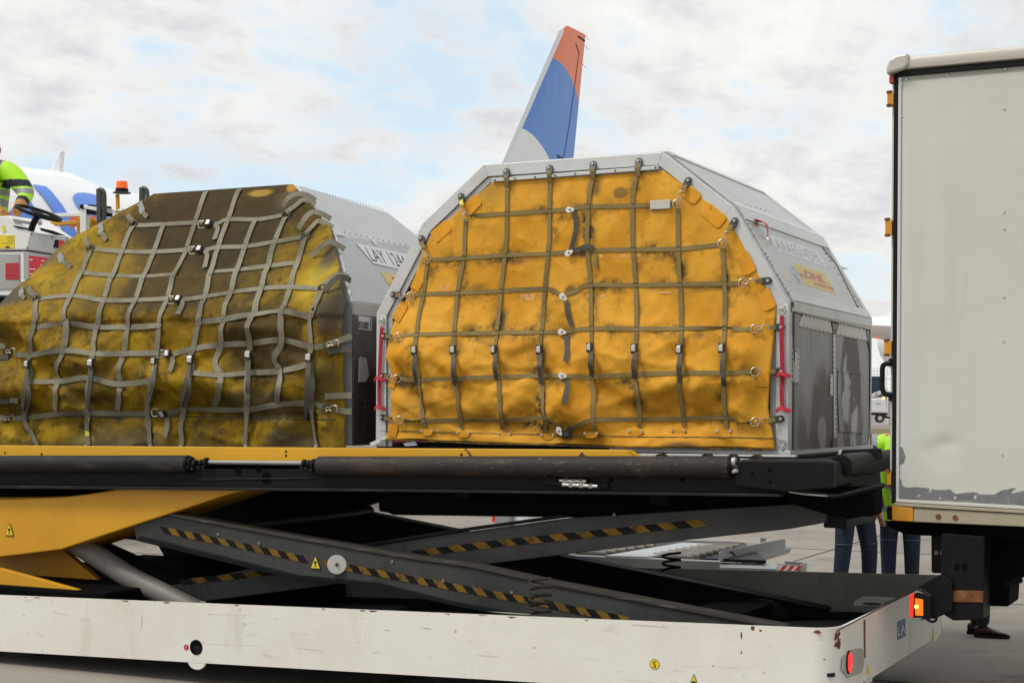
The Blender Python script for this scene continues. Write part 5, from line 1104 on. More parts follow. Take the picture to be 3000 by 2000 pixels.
# rails, lamp post and beacon behind the olive cover
YB = 3.0
def bar(px, r, name, m, y=YB, n=10): return MB().tube(spline([A(*p, y) for p in px], 4), r, n).build(name, m, LD, smooth_=True)
S([(135,649),(320,642),(320,655),(135,661)], YB+.1, .06, 'yellow_rail', 'boom_yellow')
S([(224,637),(270,637),(270,760),(224,760)], YB+.08, .06, 'yellow_post', 'boom_yellow')
S([(150,625),(245,622),(245,634),(150,636)], YB-.02, .05, 'white_rail', 'console_white'); S([(234,600),(252,600),(252,760),(234,760)], YB-.04, .06, 'white_post', 'console_white', bevel=.006)
S([(234,600),(340,614),(352,618),(345,628),(300,622),(248,611)], YB-.05, .05, 'lamp_arm', 'console_white', bevel=.004); S([(233,599),(243,599),(243,611),(233,611)], YB-.06, .06, 'arm_cap', 'black_metal')
S([(252,612),(322,622),(322,635),(252,627)], YB-.03, .05, 'lamp_bar', 'black_metal', bevel=.01); S([(255,598),(318,604),(320,611),(255,605)], YB, .05, 'lamp_bar', 'black_metal', bevel=.008)
S([(204,636),(283,632),(270,645),(226,648),(224,662),(206,670)], YB+.3, .01, 'orange_flag', 'aircraft_orange', None, 0)
for x0 in (281, 407):
    S([(x0,553),(x0+12,551),(x0+13,660),(x0+2,662)], YB-.12, .05, 'hand_rail', 'dark_steel', bevel=.004) if x0 == 281 else S([(x0,549),(x0+11,548),(x0+11,620),(x0,620)], YB-.12, .05, 'hand_rail', 'dark_steel', bevel=.004)
    d_ = 0 if x0 == 281 else -4
    MB().tube(spline([A(*p, YB-.10) for p in ((x0+10,554+d_),(x0+20,557+d_),(x0+25,568+d_),(x0+26,600+d_),(x0+24,655+d_))], 5), .020, 10).build('hand_rail', 'dark_steel', LD, smooth_=True)
a, b = A(346,620,YB-.1), A(344,570,YB-.1); MB().cyl(a, b, .022, 14).build('beacon_post', 'boom_yellow', LD, smooth_=True)
MB().cyl(A(350,617,YB-.1) + V(-.06,0,0), A(350,617,YB-.1) + V(.05,0,0), .02, 10).build('beacon_bracket', 'console_white', LD)
bp = A(357,566,YB-.1); MB().cyl(bp, bp + V(0,0,.008), .095, 24).build('beacon_flange', 'dark_steel', LD); MB().cyl(bp + V(0,0,.008), bp + V(0,0,.045), .068, 24).build('beacon_base', 'black_metal', LD)
MB().cyl(bp + V(0,0,.045), bp + V(0,0,.125), .064, 24, .058).build('beacon_lens', 'beacon', LD, smooth_=True, bevel=.006)
MB().tube(spline([A(*p, YB-.1) for p in ((357,618),(365,622),(370,632))], 4), .008, 6).build('cable', 'rubber', LD)

# ------------------------------------------------------------------ box truck on the right
TK = thing('box_truck', 'pale grey box truck body with scuffed lower edge, cut off at the right', 'box truck', (6, 1, 0))
TY = -.50; TX0 = at(2622,800,'y',TY).x
def T(px, y, th, name, m, parent=None, bevel=.003): return MB().slab(px, y, th).build(name, m, parent or TK, bevel=bevel)
ztop = at(2800,213,'y',TY).z; zbot = at(2800,1470,'y',TY).z; X2 = 11.5
MB().box((TX0+.02, TY+.012, zbot-.02), (X2, TY+2.45, ztop+.06)).build('cargo_body', 'truck_panel', TK)
def truck_side():
    mb = MB(); nx, nz = 90, 110; xa, xb, za, zb = TX0+.035, 6.2, zbot+.015, ztop-.02; vs = []; fs = []
    d0 = at(2775,1300,'y',TY); d1 = at(2715,1318,'y',TY); d2 = at(2690,1120,'y',TY)
    for j in range(nz+1):
        for i in range(nx+1):
            x = lerp(xa, xb, i/nx); z = lerp(za, zb, j/nz)
            e = smooth(0, .05, min(x-xa, z-za, zb-z))
            y = .0018*fbm(x, z, 1.4, 4) + .0008*fbm(x, z, 5, 8)
            y += .007*math.exp(-((x-d0.x)/.07)**2 - ((z-d0.z)/.040)**2) + .006*math.exp(-((x-d0.x+.03)/.08)**2 - ((z-d0.z+.09)/.06)**2)
            y += .005*math.exp(-(seg_dist((x, z), (d0.x, d0.z), (d1.x, d1.z))/.045)**2) + .004*math.exp(-((x-d2.x)/.10)**2 - ((z-d2.z)/.25)**2)
            vs.append((x, TY + y*e, z))
    w = nx+1
    for j in range(nz):
        for i in range(nx): a = j*w+i; fs.append((a, a+1, a+w+1, a+w))
    o = mb.add(vs, fs).build('side_panel', 'truck_panel', TK, smooth_='all'); so = o.modifiers.new('thickness', 'SOLIDIFY'); so.thickness = .008; so.offset = -1 if o.data.polygons[0].normal.y < 0 else 1
    return o
side = truck_side()
MB().box((6.2, TY, zbot+.015), (X2, TY+.011, ztop-.02)).build('side_panel', 'truck_panel', TK)
MB().box((TX0-.012, TY-.006, zbot-.02), (TX0+.014, TY+.03, ztop+.04)).build('door_seal', 'rubber', TK, bevel=.004)
MB().box((TX0+.015, TY-.008, zbot), (TX0+.034, TY+.02, ztop)).build('edge_trim', 'trim_light', TK, bevel=.004)
MB().box((TX0-.03, TY+.03, zbot), (TX0+.015, TY+2.42, ztop+.05)).build('rear_door', 'truck_panel', TK, bevel=.004)
# roof rail with rounded corner cap
rp = [V(0, -.012, ztop+.037), V(0, -.034, ztop+.045), V(0, -.042, ztop+.085), V(0, -.030, ztop+.112), V(0, .02, ztop+.128), V(0, .2, ztop+.132), V(0, .2, ztop+.037)]
rr_ = MB().prism([V(TX0+.07, TY, 0) + p for p in rp], V(X2-TX0-.07, 0, 0)).build('roof_rail', 'truck_roof', TK, smooth_=True)
cp = MB()
cpts = [(TX0-.050, .015), (TX0-.048, .06), (TX0-.030, .105), (TX0+.01, .128), (TX0+.085, .134), (TX0+.085, .060), (TX0+.06, .038)]
cp.prism([V(x, TY-.056, ztop+z) for x, z in cpts], V(0, .4, 0)); cp.build('corner_cap', 'truck_roof', TK, bevel=.014)
MB().box((TX0+.02, TY-.022, ztop+.005), (X2, TY+.02, ztop+.036)).build('roof_gasket', 'rubber', TK)
MB().box((TX0-.045, TY-.0, ztop-.03), (TX0-.013, TY+.05, ztop+.014)).build('marker_lamp', 'faded_red2', TK, bevel=.008)
rv = MB()
def rivet(x, y, r=.0085): p = at(x, y, 'y', TY); rv.cyl(p, p + V(0, -.006, 0), r, 10, r*.6)
for (x, y) in [(2643,246),(2655,233),(2776,221),(2946,204),(2642,341),(2639,442),(2636,540),(2634,638),(2634,684),(2633,790),(2632,900),(2633,1035),(2632,1136),(2632,1238),(2942,319),(2942,621),(2942,671),(2940,1000),(2937,1332),(2941,870)]: rivet(x, y)
rv.build('rivets', 'steel', TK, kind='stuff')
# bare metal along the lower edge and the torn patch
def jag(px, name, m, par_): 
    P = []
    for i in range(len(px)):
        a, b = px[i], px[(i+1) % len(px)]; n = max(1, int(math.hypot(b[0]-a[0], b[1]-a[1])/9))
        for k in range(n): t = k/n; P.append((lerp(a[0], b[0], t) + random.uniform(-2.2, 2.2), lerp(a[1], b[1], t) + random.uniform(-2.2, 2.2)))
    return MB().prism([at(x, y, 'y', TY-.0005) for x, y in P], V(0, -.0008, 0)).build(name, m, par_)
jag([(2630,1460),(2630,1392),(2637,1398),(2646,1425),(2690,1426),(2740,1435),(2785,1433),(2800,1446),(2850,1442),(2880,1448),(2910,1446),(2950,1432),(2975,1430),(2960,1442),(3040,1436),(3040,1478),(2900,1470),(2760,1463)], 'bare_patch', 'bare_alloy', side)
jag([(2630,1310),(2640,1308),(2648,1325),(2653,1338),(2648,1355),(2638,1360),(2630,1358)], 'bare_patch', 'bare_alloy', side)
# dent in the side
dn = MB(); cx, cyy = at(2770,1310,'y',TY).x, at(2770,1310,'y',TY).z
# lower rail, dirty cream bumper beam with yellow end
T([(2624,1461),(3150,1490),(3150,1500),(2624,1470)], TY-.015, .05, 'lower_rail', 'trim_light'); T([(2618,1472),(3150,1503),(3150,1512),(2618,1481)], TY-.03, .08, 'lower_rail', 'truck_rail')
be = T([(2676,1487),(3150,1514),(3150,1549),(2676,1528)], TY-.02, .1, 'side_beam', 'truck_rail', bevel=.006)
T([(2612,1480),(2675,1487),(2675,1528),(2613,1524)], TY-.028, .1, 'beam_end', 'amber', bevel=.006); T([(2597,1484),(2611,1482),(2611,1523),(2597,1522)], TY, .1, 'rubber_buffer', 'rubber', bevel=.01)
for p_ in ((2749,1513),(2799,1516)): MB().disc(A(*p_, TY-.02), .017, V(0, -1, 0), .004, 14).build('bolt_head', 'rust', be)
# rear hinges and grab handle
for (x0, y0, x1, y1) in ((2599,272,2618,308),(2593,644,2613,688),(2590,998,2612,1038),(2598,1380,2611,1420)):
    h = T([(x0,y0),(x1,y0),(x1,y1),(x0,y1)], TY+.0, .03, 'hinge', 'amber', bevel=.003)
    a, b = A((x0+x1)/2-3, y0-5, TY+.01), A((x0+x1)/2-3, y0+2, TY+.01); MB().cyl(a, b, .018, 12).build('hinge_pin', 'rust', h); a, b = A((x0+x1)/2-3, y1-2, TY+.01), A((x0+x1)/2-3, y1+5, TY+.01); MB().cyl(a, b, .018, 12).build('hinge_pin', 'rust', h)
MB().tube(spline([A(*p, TY+.01) for p in ((2612,1064),(2595,1066),(2586,1074),(2585,1100),(2585,1135),(2590,1150),(2600,1155),(2612,1156)) ], 4), .016, 10).build('grab_handle', 'rubber', TK, smooth_=True)
for y in (1058, 1160): T([(2603,y-8),(2613,y-8),(2613,y+14),(2603,y+14)], TY+.0, .03, 'handle_base', 'rubber')
# underframe
T([(2600,1526),(3150,1550),(3150,1580),(2700,1568),(2640,1560),(2600,1540)], TY+.12, .5, 'sub_frame', 'black_deep')
T([(2728,1560),(2790,1560),(2790,1678),(2734,1678),(2729,1672)], TY+.18, .02, 'mud_plate', 'black_metal', bevel=.002)
for p_, r in (((2743,1618),.013),((2765,1619),.024)): MB().disc(A(*p_, TY+.178), r, V(0, -1, 0), .002, 16).build('plate_hole', 'concrete', TK)
T([(2757,1560),(2885,1570),(2882,1700),(2880,1814),(2792,1817),(2764,1800),(2756,1690)], TY+.02, .25, 'lift_column', 'black_metal', bevel=.01)
T([(2762,1728),(2880,1730),(2880,1764),(2765,1762)], TY+.012, .02, 'column_band', 'rust', bevel=.003)
for p_ in ((2804,1660),(2826,1660)): MB().prism([A(p_[0]+dx, p_[1]+dy, TY+.018) for dx, dy in ((-8,-8),(4,-10),(7,8),(-6,12))], V(0, -.002, 0)).build('column_slot', 'black_deep', TK)
T([(2880,1560),(3150,1580),(3150,1670),(3000,1690),(2960,1702),(2955,1776),(2885,1774)], TY+.35, .4, 'under_box', 'black_deep', bevel=.01)
for k in range(5): MB().cyl(A(2950+k*9,1708-k*3,TY+.34), A(2953+k*9,1712-k*3,TY+.36), .018, 8).build('hose_end', 'rubber', TK)
# tail lamp on its arm
T([(2685,1722),(2757,1680),(2790,1700),(2790,1790),(2735,1812),(2715,1808),(2728,1770),(2728,1745)], TY-.02, .12, 'lamp_arm', 'black_metal', bevel=.008)
T([(2680,1725),(2700,1722),(2728,1742),(2730,1812),(2690,1815),(2728,1800),(2726,1745)], TY-.03, .1, 'lamp_bracket', 'arm_grey', bevel=.004)
T([(2668,1740),(2680,1738),(2727,1748),(2727,1808),(2672,1809),(2665,1800)], TY-.06, .08, 'lamp_housing', 'rubber', bevel=.006)
T([(2664,1742),(2677,1738),(2675,1808),(2664,1806)], TY-.066, .09, 'red_lens', 'red_lens', bevel=.005); T([(2680,1751),(2704,1755),(2704,1803),(2681,1802)], TY-.066, .02, 'amber_lens', 'amber_lens', bevel=.003)
MB().disc(A(2685,1776,TY-.066), .012, V(0, -1, 0), .004, 12).build('bulb', 'amber_bulb', TK)
MB().tube(spline([A(*p, TY-.03) for p in ((2714,1812),(2730,1820),(2742,1815),(2744,1800))], 4), .008, 8).build('cable', 'rubber', TK)
# wheels further along, out of the picture
for u0 in (9.3,):
    for v0 in (.0, 1.5): MB().cyl(V(u0, v0-.14, .48), V(u0, v0+.14, .48), .48, 28).build('wheel', 'tyre', TK, smooth_=True)

# ------------------------------------------------------------------ airliner behind
AC = thing('airliner', 'large white cargo airliner with blue lettering and an orange and blue tail fin', 'airliner', (-12.2, 12, 0))
AX, AZ, AR = -12.2, 3.62, 1.95
def fus(y0, y1, n=40, m=24):
    mb = MB(); vs = []; fs = []
    for i in range(n+1):
        t = i/n; y = lerp(y0, y1, t)
        # tail cone rises and narrows
        k = smooth(21, 34.5, y); r = AR*(1 - .93*k); zc = AZ + (AR - r)*.72
        if y < -4: q = math.sqrt(max(0, 1 - ((-4 - y)/5.2)**2)); r = AR*max(.02, q); zc = AZ - (AR-r)*.25
        for j in range(m*2): a = math.pi*j/m; vs.append(V(AX + r*math.cos(a), y, zc + r*1.03*math.sin(a)))
    w = m*2
    for i in range(n):
        for j in range(w): fs.append((i*w+j, i*w+(j+1) % w, (i+1)*w+(j+1) % w, (i+1)*w+j))
    fs += [tuple(range(w)), tuple(range(n*w, (n+1)*w))]
    return mb.add(vs, fs)
fus(-9.2, 34.5).build('fuselage', 'aircraft_white', AC, smooth_=True)
def skin_hit(x, y, r):     # picture point on the fuselage skin
    d = ray(x, y); a = d.x**2 + (d.z/1.03)**2; b = 2*((CAM.x-AX)*d.x + (CAM.z-AZ)*d.z/1.03**2); c = (CAM.x-AX)**2 + ((CAM.z-AZ)/1.03)**2 - r*r
    return CAM + d*((-b - math.sqrt(max(0, b*b - 4*a*c)))/(2*a))
def letter(px):
    """blue letter stroke following the curved skin"""
    px = [(.20408*x, 440 + .20408*y) for x, y in px]; bm = bmesh.new(); vs = [bm.verts.new((x, y, 0)) for x, y in px]; bm.faces.new(vs)
    ys = [p[1] for p in px]; xs = [p[0] for p in px]; k = min(ys) + 4
    while k < max(ys): bmesh.ops.bisect_plane(bm, geom=bm.verts[:] + bm.edges[:] + bm.faces[:], plane_co=(0, k, 0), plane_no=(0, 1, 0)); k += 5
    k = min(xs) + 8
    while k < max(xs): bmesh.ops.bisect_plane(bm, geom=bm.verts[:] + bm.edges[:] + bm.faces[:], plane_co=(k, 0, 0), plane_no=(1, 0, 0)); k += 12
    bmesh.ops.triangulate(bm, faces=bm.faces[:])
    for v in bm.verts: v.co = skin_hit(v.co.x, v.co.y, AR + .02)
    me = bpy.data.meshes.new('l'); bm.to_mesh(me); bm.free(); return mk('lettering', me, 'aircraft_blue', AC)
letter([(462,487),(660,518),(740,590),(820,690),(900,790),(960,890),(1010,985),(1060,1085),(1110,1200),(1180,1400),(1250,1700),(1060,1700),(985,1345),(935,1200),(860,1040),(800,930),(740,835),(670,735),(600,640),(530,560)])
letter([(400,660),(440,730),(490,815),(540,900),(600,1010),(620,1100),(-60,1100),(-20,1010),(60,940),(150,865),(250,780),(340,700)])
letter([(1052,680),(1062,640),(1110,613),(1200,608),(1290,620),(1370,640),(1440,690),(1480,770),(1530,880),(1580,1010),(1590,1150),(1330,1150),(1325,1060),(1380,1000),(1300,950),(1220,900),(1140,840),(1085,765)])
# fin: airfoil sections between root and tip
FU = -12.0
le = [at(1472,475,'x',FU), at(1648,68,'x',FU)]; te = [at(1680,465,'x',FU), at(1715,102,'x',FU)]
def sect(l, t, th, n=10):
    c = (t - l); P = []
    for k in range(n+1): s = k/n; h = th*(1.48*math.sqrt(s) - .63*s - 1.76*s*s + 1.42*s**3 - .5*s**4)*2.2; P.append((l + c*s, h))
    return [p + V(h, 0, 0) for p, h in P] + [p - V(h, 0, 0) for p, h in P[-2:0:-1]]
def ext(a, b, z): t = (z - a.z)/(b.z - a.z); return a + (b-a)*t
zroot = 5.1; ztip = (le[1].z + te[1].z)/2
nst = 26; sec = []
for k in range(nst+1):
    z = lerp(zroot, ztip, k/nst); a, b = ext(le[0], le[1], z), ext(te[0], te[1], z)
    if k == nst: a = a + V(0, .28, -.02)
    sec.append(sect(a, b, lerp(.13, .06, k/nst)*(1 if k < nst else .4)))
def fin_mb(): 
    mb = MB(); w = len(sec[0]); vs = [p for s_ in sec for p in s_]; fs = []
    for i in range(nst):
        for j in range(w): fs.append((i*w+j, i*w+(j+1) % w, (i+1)*w+(j+1) % w, (i+1)*w+j))
    fs.append(tuple(range(nst*w, (nst+1)*w))); return mb.add(vs, fs)
fin = fin_mb().build('tail_fin', None, AC, smooth_=True)
def fin_material():
    m = bpy.data.materials.new('fin_paint'); m.use_nodes = True; nt = m.node_tree; N = nt.nodes; L = nt.links; b = N['Principled BSDF']; b.inputs['Roughness'].default_value = .35
    tc = N.new('ShaderNodeTexCoord'); sp = N.new('ShaderNodeSeparateXYZ'); L.new(tc.outputs['Object'], sp.inputs[0])
    def mt(op, *a):
        n = N.new('ShaderNodeMath'); n.operation = op
        for i, v in enumerate(a):
            if isinstance(v, (int, float)): n.inputs[i].default_value = v
            else: L.new(v, n.inputs[i])
        return n.outputs[0]
    Y, Z_ = sp.outputs[1], sp.outputs[2]
    def circle(pa, pb, pc):      # painted edge: arc through three picture points on the fin
        (x1, y1), (x2, y2), (x3, y3) = [(q.y, q.z) for q in (at(*p, 'x', FU) for p in (pa, pb, pc))]
        d = 2*(x1*(y2-y3) + x2*(y3-y1) + x3*(y1-y2)); a, b2, c = x1*x1+y1*y1, x2*x2+y2*y2, x3*x3+y3*y3
        ux = (a*(y2-y3)+b2*(y3-y1)+c*(y1-y2))/d; uy = (a*(x3-x2)+b2*(x1-x3)+c*(x2-x1))/d; return ux, uy, math.hypot(x1-ux, y1-uy)
    def inside(c): return mt('LESS_THAN', mt('ADD', mt('POWER', mt('SUBTRACT', Y, c[0]), 2.0), mt('POWER', mt('SUBTRACT', Z_, c[1]), 2.0)), c[2]**2)
    c1 = circle((1613,170),(1665,225),(1696,299)); c2 = circle((1530,380),(1570,418),(1603,471))
    noise_ = N.new('ShaderNodeTexNoise'); noise_.inputs['Scale'].default_value = 2.0; mpp = N.new('ShaderNodeMapping'); mpp.inputs['Scale'].default_value = (1, 3, .3); L.new(tc.outputs['Object'], mpp.inputs[0]); L.new(mpp.outputs[0], noise_.inputs['Vector'])
    def mix(f, a, b2):
        n = N.new('ShaderNodeMixRGB'); L.new(f, n.inputs[0])
        for i, v in ((1, a), (2, b2)):
            if isinstance(v, tuple): n.inputs[i].default_value = v
            else: L.new(v, n.inputs[i])
        return n.outputs[0]
    blue = mix(noise_.outputs[0], (.045, .185, .60, 1), (.10, .26, .64, 1)); orange = mix(noise_.outputs[0], (.86, .19, .055, 1), (.78, .175, .06, 1))
    i1, i2 = inside(c1), inside(c2)
    col = mix(i1, orange, blue) if c1[1] < 11 else mix(i1, blue, orange)
    col = mix(i2, col, (.78, .79, .79, 1))
    # bare leading edge strip: y below a line running up the fin
    s0 = (le[1].y - le[0].y)/(le[1].z - le[0].z); q = at(1483,475,'x',FU); off = q.y - (le[0].y + s0*(q.z - le[0].z))
    lead = mt('LESS_THAN', mt('SUBTRACT', Y, mt('MULTIPLY', Z_, s0)), le[0].y - s0*le[0].z + off)
    col = mix(lead, col, (.72, .73, .74, 1)); L.new(col, b.inputs['Base Color']); return m
fin.data.materials.append(fin_material())
def finline(px, w=.03): 
    P = [at(x, y, 'x', FU) for x, y in px]; P = [p + V(.05 + .35*max(0, 0), 0, 0) for p in P]; return P
def fin_x(p):   # half thickness of the fin at a point
    a, b = ext(le[0], le[1], p.z), ext(te[0], te[1], p.z); s = min(1, max(0, (p.y-a.y)/(b.y-a.y))); k = (p.z-zroot)/(ztip-zroot)
    return lerp(.13, .06, k)*(1.48*math.sqrt(s) - .63*s - 1.76*s*s + 1.42*s**3 - .5*s**4)*2.2
for px_, w_ in ([((1690,108),(1713,121)), .06], [((1682,130),(1693,156)), .04], [((1693,156),(1687,200),(1675,290),(1660,390),(1647,462)), .022], [((1627,455),(1646,465)), .03], [((1626,459),(1640,468)), .03]):
    P = []
    for x, y in px_: p = at(x, y, 'x', FU); P.append(p + V(fin_x(p)+.004, 0, 0))
    MB().ribbon(spline(P, 4), w_, .006, V(1, 0, 0)).build('panel_gap', 'seam', fin)
for (x, y) in ((1706,97),(1714,106),(1711,133),(1704,186)): p = at(x, y, 'x', FU); MB().tube([p, p + V(0, .30, -.06)], .006, 6).build('static_wick', 'seam', fin)
# horizontal tail and wing
def wing(root, tip, cr, ct, th, name, dz, m='aircraft_white'):
    mb = MB(); n = 12; st = []
    for k in range(7):
        t = k/6; p = Vector(root).lerp(Vector(tip), t); c = lerp(cr, ct, t); h = lerp(th, th*.35, t)*(1 if k < 6 else .3); P = []
        for j in range(n): a = 2*math.pi*j/n; P.append(p + V(0, c*(.5 - .5*math.cos(a)), h*math.sin(a)*(.75 + .25*math.cos(a))))
        st += P
    fs = [(i*n+j, i*n+(j+1) % n, (i+1)*n+(j+1) % n, (i+1)*n+j) for i in range(6) for j in range(n)] + [tuple(range(n)), tuple(range(6*n, 7*n))]
    return mb.add(st, fs).build(name, m, AC, smooth_=True)
tipp = at(2487,786,'x',-5.65)
wing((-12.2, 27.8, 5.15), (-5.65, tipp.y-2.0, tipp.z-.02), 4.6, 2.0, .28, 'tailplane', 0); wing((-12.2, 27.8, 5.15), (-18.7, tipp.y-2.0, tipp.z-.02), 4.6, 2.0, .28, 'tailplane', 0)
wing((-12.2, 9, 2.5), (-26.5, 16, 3.7), 6.0, 1.6, .45, 'wing', 0)
for y in (-3, 13): MB().cyl(V(AX, y-.2, .45), V(AX, y+.2, .45), .45, 20).build('landing_wheel', 'tyre', AC); MB().cyl(V(AX, y, .5), V(AX, y, 2.2), .09, 10).build('landing_leg', 'steel', AC)

# far tail above the fuselage
B2 = thing('airliner', 'faint pale tail fin of a distant jet showing above the white fuselage', 'airliner', tuple(atd(165, 560, 80)))
def ptd(x, y, d): return atd(x, y, d)
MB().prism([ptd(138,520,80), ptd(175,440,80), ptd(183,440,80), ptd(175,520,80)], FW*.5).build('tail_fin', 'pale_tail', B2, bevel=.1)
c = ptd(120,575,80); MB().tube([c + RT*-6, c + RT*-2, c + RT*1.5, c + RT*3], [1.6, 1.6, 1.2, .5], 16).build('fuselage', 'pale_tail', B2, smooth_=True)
# jet beyond the truck: wing seen between container and truck
B3 = thing('airliner', 'parked jet whose white wing shows between container and truck', 'airliner', tuple(V(*atd(2900, 1300, 60)[:2], 0)))
dW = 60
wr_ = MB(); 
for k in range(2): pass
sec3 = []
for (x, yt, yb, ch_) in ((2480,928,970,3.0),(2620,921,990,4.0),(2900,905,1015,6.0)):
    ct_, cb_ = ptd(x, yt, dW), ptd(x, yb, dW); h = (ct_-cb_).length/2; c = (ct_+cb_)/2
    sec3.append([c + FW*(-math.cos(2*math.pi*j/14)*ch_*.35 + ch_*.35) + UP*(h*math.sin(2*math.pi*j/14)) for j in range(14)])
fs = [(i*14+j, i*14+(j+1) % 14, (i+1)*14+(j+1) % 14, (i+1)*14+j) for i in range(2) for j in range(14)] + [tuple(range(14)), tuple(range(28, 42))]
wr_.add([p for s_ in sec3 for p in s_], fs).build('wing', 'aircraft_white', B3, smooth_=True)
c = ptd(2900,960,dW+4); MB().tube([c - FW*12, c - FW*9, c + FW*12, c + FW*18], [.6, 1.8, 1.8, .4], 20).build('fuselage', 'aircraft_white', B3, smooth_=True)
p = ptd(2570,989,dW); MB().cyl(p, p + V(0, 0, -.05), .06, 8).build('nav_lamp', 'led_red', B3)
for s_ in (-1, 1): q = c - FW*2 + RT*2.2*s_; MB().cyl(V(q.x, q.y, .5) - RT*.2, V(q.x, q.y, .5) + RT*.2, .5, 18).build('landing_wheel', 'tyre', B3); MB().cyl(V(q.x, q.y, .5), V(q.x, q.y, c.z-1), .1, 8).build('landing_leg', 'steel', B3)

# ------------------------------------------------------------------ distant airside gap on the right
dT = 172; gz = lambda x, d: V(*atd(x, 1200, d)[:2], 0)
TT = thing('tanker_truck', 'small distant white tanker truck seen between the container and the box truck', 'truck', tuple(gz(2570, dT)))
k_ = dT/F_PX
def FB(px, d, th, name, m, par_, bevel=0): return MB().prism([ptd(x, y, d) for x, y in px], FW*th).build(name, m, par_, bevel=bevel)
FB([(2470,1168),(2590,1166),(2597,1172),(2599,1204),(2595,1210),(2470,1206)], dT, 2.4, 'tank_body', 'far_white', TT, .15)
FB([(2470,1206),(2602,1210),(2600,1216),(2470,1214)], dT+.3, 1.8, 'truck_frame', 'black_metal', TT)
for x in (2490, 2578):
    c = ptd(x, 1224.5, dT-.1); w = MB().cyl(c, c + FW*.4, .5, 20).build('wheel', 'tyre', TT, smooth_=True); MB().cyl(c - FW*.02, c, .24, 14).build('rim', 'far_wall', w)
FB([(2590,1216),(2612,1222),(2612,1226),(2590,1224)], dT+.2, .3, 'tow_bar', 'black_metal', TT); FB([(2587,1163),(2592,1163),(2592,1169),(2587,1169)], dT-.05, .2, 'amber_lamp', 'amber_bulb', TT)
lg = ptd(2574,1180,dT-.03); decal_text('AVIATION', [ptd(2565,1178,dT-.03), ptd(2582,1178,dT-.03), ptd(2582,1181,dT-.03), ptd(2565,1181,dT-.03)], V(0,0,0), 'lettering', 'faded_blue', TT)
FB([(2566,1181.5),(2580,1181.5),(2580,1183.5),(2566,1183.5)], dT-.03, .01, 'letter_bar', 'faded_blue', TT)
dB = 190
BB = thing('navy_container', 'dark navy stacked container block behind the distant tanker truck', 'shipping container', tuple(gz(2540, dB)))
FB([(2450,1102),(2586,1102),(2586,1160),(2450,1160)], dB, 2.6, 'upper_box', 'far_navy', BB); FB([(2450,1160),(2586,1160),(2586,1240),(2450,1240)], dB+.1, 2.4, 'lower_box', 'far_wall', BB)
for k in range(10): x = 2500 + k*9; FB([(x,1104),(x+2.5,1104),(x+2.5,1158),(x,1158)], dB-.06, .06, 'rib', 'far_navy', BB)
FN = thing('white_railing', 'white wire railing on top of the distant navy container', 'railing', tuple(gz(2560, dB)))
for x in range(2530, 2640, 10): FB([(x,1078),(x+1.4,1078),(x+1.4,1102),(x,1102)], dB+.8, .06, 'rail_post', 'far_white', FN)
for y in (1078, 1086, 1094): FB([(2530,y),(2640,y),(2640,y+1.4),(2530,y+1.4)], dB+.78, .05, 'rail_bar', 'far_white', FN)
SL = thing('boarding_stairs', 'white lattice boarding stairs leaning up behind the distant tanker truck', 'stairs', tuple(gz(2590, 180)))
for a_, b_ in (((2540,1160),(2600,1138)),((2540,1166),(2605,1145)),((2555,1160),(2566,1150)),((2570,1156),(2582,1146)),((2584,1152),(2596,1142)),((2600,1140),(2600,1240)),((2612,1130),(2612,1240)),((2596,1100),(2596,1140)),((2590,1108),(2620,1108))):
    MB().tube([ptd(*a_, 180), ptd(*b_, 180)], .07, 6).build('strut', 'far_white', SL)
TW = thing('terminal_wall', 'long low pale terminal building on the horizon', 'building', tuple(gz(1500, 420)))
tw = FB([(1150,1150),(3300,1150),(3300,1218),(1150,1218)], 420, 20, 'wall', 'far_wall', TW)
FB([(1150,1146),(3300,1146),(3300,1150),(1150,1150)], 418, 24, 'roof', 'far_white', TW)

# ------------------------------------------------------------------ roller dolly behind the chassis
DY = thing('roller_dolly', 'galvanised roller dolly with checker plate walkway parked behind the loader', 'dolly', tuple(V(*at(2000,1620,'z',.5)[:2], 0)))
def zp(x, y, z=.5): return at(x, y, 'z', z)
MB().prism([zp(1675,1622,.47), zp(2245,1640,.47), zp(2180,1588,.47), zp(1950,1580,.47)], V(0,0,-.03)).build('bed_frame', 'black_metal', DY)
MB().prism([zp(1675,1623), zp(2110,1641), zp(2108,1645), zp(1675,1627)], V(0,0,-.10)).build('near_rail', 'galvanised', DY)
MB().prism([zp(1772,1626,.515), zp(1895,1630,.515), zp(2092,1592,.515), zp(2000,1588,.515)], V(0,0,-.02)).build('walkway_plate', 'checker_plate', DY)
def rl_(a, b): MB().cyl(zp(*a,.49), zp(*b,.49), .035, 12).build('bed_roller', 'cylinder_grey', DY, smooth_=True)
for k in range(6): t = k/6; rl_((lerp(1690,1890,t), lerp(1618,1592,t)), (lerp(1778,1945,t), lerp(1622,1595,t)))
for k in range(8): t = k/8; rl_((lerp(1915,2085,t), lerp(1628,1594,t)), (lerp(2030,2185,t), lerp(1632,1596,t)))
def side_plate(px, z0, name, m, th=V(0,0,0)):
    base = zp(px[0][0], px[0][1], z0); dpt = (base - CAM).dot(FW); return dpt
d_ = (zp(2110,1645,.45)-CAM).dot(FW); d2_ = (zp(2300,1590,.45)-CAM).dot(FW)
def gp(x, y): t = (x-2104)/(2296-2104); return atd(x, y, lerp(d_, d_+1.6, t))
MB().prism([gp(2104,1618), gp(2110,1613), gp(2292,1577), gp(2297,1580), gp(2297,1606), gp(2170,1646), gp(2104,1646)], RT*.02 + FW*.02).build('guide_plate', 'galvanised', DY, bevel=.004)
